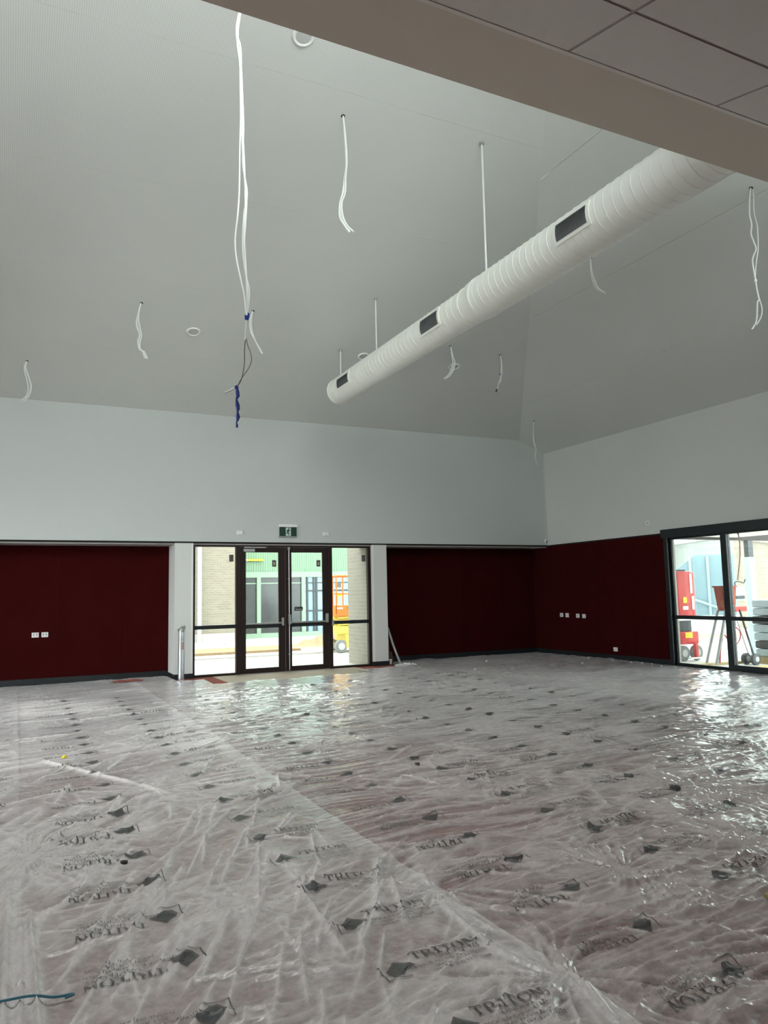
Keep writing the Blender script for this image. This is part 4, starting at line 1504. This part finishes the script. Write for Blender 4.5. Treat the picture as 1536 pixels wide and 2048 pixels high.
tag(MB().box(-6, 7.6, 21.4, 23.3, -.02, .05).build('mulch_bed', M_mulch), 'long low bed of orange mulch before the brick wall', 'mulch bed')
tag(MB().box(-6, 14, 20.0, 20.12, -.02, .02).build('kerb', M_kerb), 'thin concrete kerb line crossing the courtyard', 'kerb')
mb2 = MB()
rn = random.Random(9)
n1, n2 = 22, 8
for i in range(n1 + 1):
    for j in range(n2 + 1):
        u, v = i / n1, j / n2
        e = math.sin(math.pi * u) * math.sin(math.pi * v)
        mb2.v.append((8.0 + 3.4 * u, 22.6 + 1.6 * v, -.02 + .22 * e * (1 + rn.uniform(-.4, .4)) * (1.6 if .1 < u < .5 else .8)))
for i in range(n1):
    for j in range(n2):
        a = i * (n2 + 1) + j
        mb2.f.append((a, a + n2 + 1, a + n2 + 2, a + 1))
tag(mb2.build('mulch_heap', M_mulch), 'loose heap of orange mulch before the mint building', 'mulch heap')

bw = thing('brick_building', (1, 28.2, 0), 'cream brick building seen through the left glass panel', 'building')
MB().box(-9, 7.55, 27.85, 30, -.02, 6.5).build('brick_wall', M_brick, bw)
MB().box(-9, 7.60, 27.75, 27.85, -.02, .28).build('concrete_plinth', M_kerb, bw)
t = thing('downpipe', (5.97, 27.75, 0), 'pale blue downpipe on the cream brick wall', 'downpipe')
MB().cyl((5.97, 27.66, -.02), (5.97, 27.66, 6.2), .075, 16).build('pipe', M_downpipe, t, True)
for z in (1.0, 3.0, 5.0):
    MB().lathe([(.085, 0), (.085, .05)], (5.97, 27.66, z), 'Z', 16).build('pipe_clip', M_downpipe, t)

rt = sempty('wall_entry_return', (7.3, 16.5, 0), 'cream brick return wall beside the right glass panel')
MB().box(7.20, 7.56, YN + .302, 16.80, -.02, 3.4).build('brick_wall', M_brick2, rt)
MB().box(7.17, 7.199, YD1 + .002, 16.80, -.02, 3.4).build('brick_face', M_brick2, rt)

mi = thing('mint_building', (10, 29, 0), 'mint green clad building with dark windows behind the doors', 'building')
q = MB()
x = 7.62
prof_ = []
while x < 17:
    prof_ += [(x, 28.945), (x + .065, 28.945), (x + .073, 28.93), (x + .087, 28.93)]
    x += .095
n = len(prof_)
for z in (2.55, 6.0):
    q.v += [(a, b, z) for a, b in prof_]
for i in range(n - 1):
    q.f.append((i, i + 1, n + i + 1, n + i))
q.build('ribbed_cladding', M_mint, mi)
MB().box(7.62, 17, 28.97, 31, -.02, 6.0).build('building_body', M_mint, mi)
MB().box(7.62, 17, 28.86, 28.97, 2.33, 2.55).build('window_head', M_mintl, mi)
MB().box(7.62, 17, 28.86, 28.97, -.02, .16).build('window_sill', M_mintl, mi)
mull = [(8.45, 8.61), (9.42, 9.58), (10.30, 10.46), (12.4, 12.56), (14.2, 14.36)]
for a, b in mull:
    MB().box(a, b, 28.84, 28.97, .16, 2.33).build('window_post', M_mintl, mi)
wins = [(7.62, 8.45, M_darkglass), (8.61, 9.42, M_darkglass), (9.58, 10.30, M_darkglass), (10.46, 12.4, M_skyglass), (12.56, 14.2, M_darkglass)]
for a, b, m_ in wins:
    wo = MB().box(a, b, 28.93, 28.965, .16, 2.33).build('window', m_, mi)
    MB().box(a, b, 28.90, 28.93, 2.08, 2.12).build('transom', M_mintl if m_ is M_darkglass else M_dark, wo)
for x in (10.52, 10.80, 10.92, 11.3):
    MB().box(x, x + .07, 28.88, 28.93, .16, 2.33).build('reflected_post', M_dark, mi)  # solid dark bars stand in for beams reflected in the pane
for z in (.95, 1.75):
    MB().box(10.46, 12.4, 28.885, 28.93, z, z + .06).build('glazing_bar', M_dark, mi)
t = thing('yellow_strip', (8.5, 28.85, 3.0), 'short yellow strip fixed on the mint cladding', 'strip light')
MB().box(8.05, 8.72, 28.82, 28.915, 2.98, 3.05).build('strip_body', M_yellow, t)
MB().box(8.03, 8.05, 28.82, 28.915, 2.97, 3.06).build('end_piece', M_white, t)

# orange scissor lift
lf = thing('scissor_lift', (8.9, 20.0, -.02), 'orange and yellow scissor lift parked behind the right glass panel', 'scissor lift')
lx0, lx1, ly0, ly1 = 8.02, 9.9, 19.65, 20.45
MB().box(lx0 + .3, lx1 - .3, ly0 + .02, ly1 - .02, .12, .50).build('chassis', M_yel, lf, bevel=.02)
MB().box(lx0 + .02, lx1 - .02, ly0 + .06, ly1 - .06, .50, .72).build('upper_chassis', M_yel, lf, bevel=.02)
for xx in (lx0 + .16, lx1 - .2):
    for yy in (ly0 + .02, ly1 - .1):
        wh = MB().lathe([(.10, 0), (.175, .01), (.185, .03), (.185, .09), (.175, .11), (.10, .12)], (xx, yy, .165), 'Y', 28).build('wheel', M_tyre, lf, True)
        MB().lathe([(.10, -.012), (.09, .0), (.09, .13), (.10, .135)], (xx, yy, .165), 'Y', 20).build('hub', M_hub, wh, True)
for k in range(3):
    z = .74 + .09 * k
    MB().prism([(lx0 + .1, ly0 + .1, z), (lx1 - .1, ly0 + .1, z + .05), (lx1 - .1, ly0 + .1, z + .11), (lx0 + .1, ly0 + .1, z + .06)], (0, .05, 0)).build('scissor_arm', M_yel, lf)
    MB().prism([(lx0 + .1, ly0 + .16, z + .05), (lx1 - .1, ly0 + .16, z), (lx1 - .1, ly0 + .16, z + .06), (lx0 + .1, ly0 + .16, z + .11)], (0, .05, 0)).build('scissor_arm', M_yel, lf)
MB().box(lx0 + .02, lx1 - .02, ly0 + .22, ly1 - .08, .72, 1.0).build('lift_cover', M_yel, lf)
pl = MB().box(lx0, lx1, ly0, ly1, 1.0, 1.06).build('platform', M_orange, lf)
MB().box(lx0, lx1, ly0, ly0 + .02, 1.06, 1.30).build('toe_board', M_orange, pl)
MB().box(lx0 + .03, lx0 + .2, ly0 - .004, ly0, 1.20, 1.24).build('lettering_strip', M_white, pl)
MB().box(lx0 + .34, lx0 + .62, ly0 - .004, ly0, 1.19, 1.25).build('lettering_strip', M_inkgrey, pl)
MB().box(lx0, lx0 + .02, ly0, ly1, 1.06, 1.30).build('toe_board', M_orange, pl)
for xx in (lx0 + .02, lx0 + .22, lx0 + .9, lx1 - .02):
    for yy in (ly0 + .02, ly1 - .02):
        MB().cyl((xx, yy, 1.06), (xx, yy, 2.13), .022, 10).build('rail_post', M_orange, lf, True)
for z in (1.62, 2.12):
    for yy in (ly0 + .02, ly1 - .02):
        MB().cyl((lx0 + .02, yy, z), (lx1 - .02, yy, z), .024, 10).build('guard_rail', M_orange, lf, True)
    MB().cyl((lx0 + .02, ly0 + .02, z), (lx0 + .02, ly1 - .02, z), .024, 10).build('guard_rail', M_orange, lf, True)
MB().cyl((lx0 + .06, ly0 + .03, 1.34), (lx0 + .06, ly0 + .03, 1.58), .016, 8).build('yellow_gate', M_yellow, lf, True)
MB().box(lx0 + .02, lx0 + .22, ly0 + .01, ly0 + .04, 1.55, 1.60).build('yellow_gate_bar', M_yellow, lf)
MB().box(lx0 + .04, lx0 + .18, ly0 + .06, ly0 + .16, 1.80, 1.92).build('control_box', M_tyre, lf)

# ------------------------------------------------------------------ outside the sliding doors
cn = sempty('ceiling_canopy', (15, 8, 2.9), 'cream canopy soffit outside the sliding doors')
MB().box(XR + .25, 15.0, 9.6, 12.2, 2.72, 2.80).build('soffit_board', M_soffit, cn)
MB().box(XR + .25, 17.2, 12.2, 12.32, 2.66, 2.80).build('edge_beam', M_brown, cn)
t = thing('canopy_post', (15.5, 12.26, 0), 'canopy post, dark above and pale wrapped below, outside the sliding doors', 'post')
MB().box(15.42, 15.58, 12.2, 12.32, 2.27, 2.659).build('upper_post', M_dark, t)
MB().box(15.41, 15.59, 12.19, 12.33, -.02, 2.27).build('wrapped_post', M_bag, t)

# red mast lift, half hidden by the wall
rl = thing('mast_lift', (13.5, 12.45, -.02), 'red compact lift with white stripes just outside the sliding doors', 'lift')
MB().box(13.05, 13.62, 12.30, 12.95, .34, .62).build('chassis', M_redp, rl, bevel=.02)
MB().box(13.2, 13.42, 12.29, 12.30, .48, .60).build('warning_label', M_yellow, rl)
MB().box(13.05, 13.46, 12.34, 12.9, .62, .86).build('battery_case', M_dark, rl, bevel=.01)
MB().box(13.05, 13.50, 12.30, 12.36, .90, 1.95).build('mast_plate', M_redp, rl, bevel=.03)
MB().box(13.47, 13.60, 12.30, 12.5, .90, 1.93).build('mast_rail', M_redp, rl, bevel=.04)
MB().box(13.43, 13.495, 12.285, 12.30, 1.46, 1.90).build('white_stripe', M_white, rl)
MB().box(13.46, 13.53, 12.283, 12.298, 1.10, 1.40).build('white_stripe', M_white, rl)
MB().box(13.20, 13.31, 12.29, 12.30, 1.25, 1.38).build('yellow_decal', M_yellow, rl)
MB().box(13.18, 13.34, 12.29, 12.30, 1.10, 1.18).build('white_decal', M_white, rl)
MB().box(13.1, 13.40, 12.37, 12.6, 1.86, 1.99).build('top_motor', M_dark, rl)
for xx in (13.12, 13.52):
    wh = MB().lathe([(.09, 0), (.165, .01), (.17, .03), (.17, .08), (.165, .09), (.09, .10)], (xx, 12.26, .155), 'Y', 26).build('wheel', M_tyre, rl, True)
    MB().lathe([(.08, -.008), (.08, .0), (.08, .11)], (xx, 12.26, .155), 'Y', 18).build('hub', M_hub, wh, True)
MB().box(13.40, 13.47, 12.20, 12.28, .06, .36).build('outrigger_leg', M_redp, rl)
MB().box(13.2, 13.55, 12.18, 12.28, .03, .06).build('outrigger_pad', M_white, rl)

rl.location.x += .12
# hopper machine on legs
hp = thing('hopper_machine', (13.2, 11.05, -.02), 'rust orange hopper machine on splayed legs outside the sliding doors', 'machine')
n0 = MB()
n0.v = [(13.02, 10.85, 1.60), (13.27, 10.85, 1.60), (13.27, 11.2, 1.60), (13.02, 11.2, 1.60), (13.05, 10.90, 1.10), (13.26, 10.90, 1.10), (13.26, 11.15, 1.10), (13.05, 11.15, 1.10)]
n0.f = [(0, 1, 5, 4), (1, 2, 6, 5), (2, 3, 7, 6), (3, 0, 4, 7), (4, 5, 6, 7), (0, 3, 2, 1)]
n0.build('hopper', M_hopper, hp)
MB().box(13.0, 13.28, 10.83, 11.22, 1.58, 1.61).build('hopper_rim', M_hopper, hp)
cc_ = MB().box(13.285, 13.58, 10.9, 11.15, 1.30, 1.60).build('control_case', M_bag, hp, bevel=.01)
MB().box(13.30, 13.56, 10.892, 10.899, 1.335, 1.40).build('dark_window', M_dark, cc_)
MB().box(13.27, 13.60, 10.9, 11.15, 1.08, 1.18).build('red_tray', M_redp, hp)
MB().tube(smooth_line([(13.37, 10.95, 1.6), (13.37, 10.95, 1.68), (13.5, 10.95, 1.69), (13.62, 10.95, 1.66), (13.68, 10.95, 1.74)], 5), .011, 8).build('handle_bar', M_dark, hp, True)
MB().tube([(13.05, 10.95, 1.12), (12.87, 11.12, .02)], .035, 10).build('leg', M_alu, hp, True)
MB().tube([(13.05, 11.15, 1.12), (12.95, 11.45, -.01)], .03, 10).build('leg', M_alu, hp, True)
MB().tube([(13.38, 10.9, 1.12), (13.66, 10.86, .16)], .02, 10).build('leg', M_dark, hp, True)
MB().tube([(13.44, 11.1, 1.12), (13.74, 11.04, .16)], .014, 10).build('leg', M_alu, hp, True)
MB().box(13.12, 13.2, 10.86, 10.9, .80, 1.22).build('discharge_chute', M_dark, hp)
for yy in (10.80, 11.02):
    wh = MB().lathe([(.06, 0), (.115, .01), (.12, .03), (.12, .06), (.115, .08), (.06, .09)], (13.68, yy, .10), 'Y', 24).build('wheel', M_dark, hp, True)
    MB().lathe([(.055, -.006), (.055, .095)], (13.68, yy, .10), 'Y', 14).build('hub', M_alu, wh, True)
MB().tube(smooth_line([(13.16, 10.88, .98), (13.18, 10.88, .80), (13.30, 10.86, .68), (13.28, 10.86, .52), (13.15, 10.86, .43), (13.0, 10.88, .50), (12.96, 10.95, .62)], 6), .013, 8).build('red_hose', M_hose, hp, True)
MB().tube(smooth_line([(12.99, 11.03, .55), (12.93, 11.05, .30), (12.90, 11.06, .05)], 6), .014, 8).build('red_hose', M_hose, hp, True)
t = thing('hanging_hose', (13.5, 10.9, 2.72), 'mauve hose hanging from the canopy down to the hopper machine', 'hose')
MB().tube(smooth_line([(13.43, 10.93, 1.72), (13.46, 10.93, 1.85), (13.52, 10.91, 2.2), (13.53, 10.9, 2.5), (13.50, 10.9, 2.715)], 6), .014, 8).build('hose_body', M_pinkhose, t, True)
MB().lathe([(.02, -.05), (.02, 0)], (13.50, 10.9, 2.717), 'Z', 10).build('hose_clamp', M_dark, t)

# wrapped stack at the right edge
sk = thing('wrapped_pallet', (14.35, 10.9, -.02), 'stack of pale blue wrapped packs at the right edge behind the glass', 'pallet')
MB().box(14.0, 14.8, 10.6, 11.15, -.02, .12).build('pallet_base', M_wood, sk)
rn = random.Random(6)
for k in range(7):
    z = .12 + k * .17
    dx_ = rn.uniform(-.03, .03)
    MB().box(14.02 + dx_, 14.76 + dx_, 10.62, 11.12, z, z + .16).build('wrapped_pack', M_bag if k not in (1, 4) else M_dark, sk, bevel=.03)

tag(MB().box(12.45, 14.6, 11.24, 11.38, -.02, .03, -.05).build('timber_plank', M_wood), 'long pale timber plank on the paving nearest the red lift', 'timber')
tag(MB().box(12.42, 13.9, 10.25, 10.4, -.02, .03, .12).build('timber_plank', M_wood), 'pale timber plank lying angled just outside the sliding panel', 'timber')

# buildings far to the right
bb = thing('blue_site_wall', (29, 27, 0), 'pale blue panel wall with white posts beyond the red lift', 'building')
ax_, ay_ = 28.9, 27.6
bx_, by_ = 31.5, 25.8
def lin(t_): return (ax_ + (bx_ - ax_) * t_, ay_ + (by_ - ay_) * t_)
q = MB().prism([(*lin(0), .2), (*lin(1), .2), (*lin(1), 3.15), (*lin(.42), 3.15), (*lin(0), 2.1)], (.1, .12, 0))
q.build('panel_wall', M_bluewall, bb)
for k, t_ in enumerate((.06, .34, .60, .86)):
    x, y = lin(t_)
    MB().box(x - .06, x + .02, y - .12, y - .03, .2, 3.1 if t_ > .3 else 2.3).build('white_post', M_blueframe, bb)
MB().prism([(lin(.05)[0], lin(.05)[1] - .15, 1.3), (lin(.75)[0], lin(.75)[1] - .15, .45), (lin(.75)[0], lin(.75)[1] - .15, .55), (lin(.05)[0], lin(.05)[1] - .15, 1.4)], (.03, -.03, 0)).build('hand_rail', M_blueframe, bb)
b2 = thing('block_building', (38, 34, 0), 'pale grey block building with a sloping roof line behind the blue wall', 'building')
q = MB().prism([(36.0, 36.6, 0), (42.0, 32.0, 0), (42.0, 32.0, 5.0), (36.0, 36.6, 4.05)], (.8, 1.0, 0))
q.build('block_wall', M_block, b2)
q = MB().prism([(35.9, 36.5, 4.02), (42.0, 31.9, 4.98), (42.0, 31.9, 5.08), (35.9, 36.5, 4.12)], (1.0, 1.2, 0))
q.build('roof_edge', M_kerb, b2)
b3 = thing('cream_block_building', (24, 19, 0), 'cream block building at the right behind the canopy post', 'building')
MB().prism([(25.1, 20.2, 0), (33.5, 20.2, 0), (33.5, 20.2, 3.6), (25.1, 20.2, 3.6)], (0, .3, 0)).build('block_wall', M_brick, b3)
MB().tube([(25.2, 20.1, 3.4), (31.5, 20.1, 2.95)], .05, 8).build('sloping_pipe', M_soffit, b3)
t = thing('mulch_bed', (20, 17.5, 0), 'mulch garden strip across the paving behind the red lift', 'mulch bed')
MB().box(17.5, 26, 16.4, 18.4, -.02, .04).build('mulch', M_mulch, t)
MB().box(17.4, 26, 16.3, 16.4, -.02, .06).build('edging', M_kerb, t)
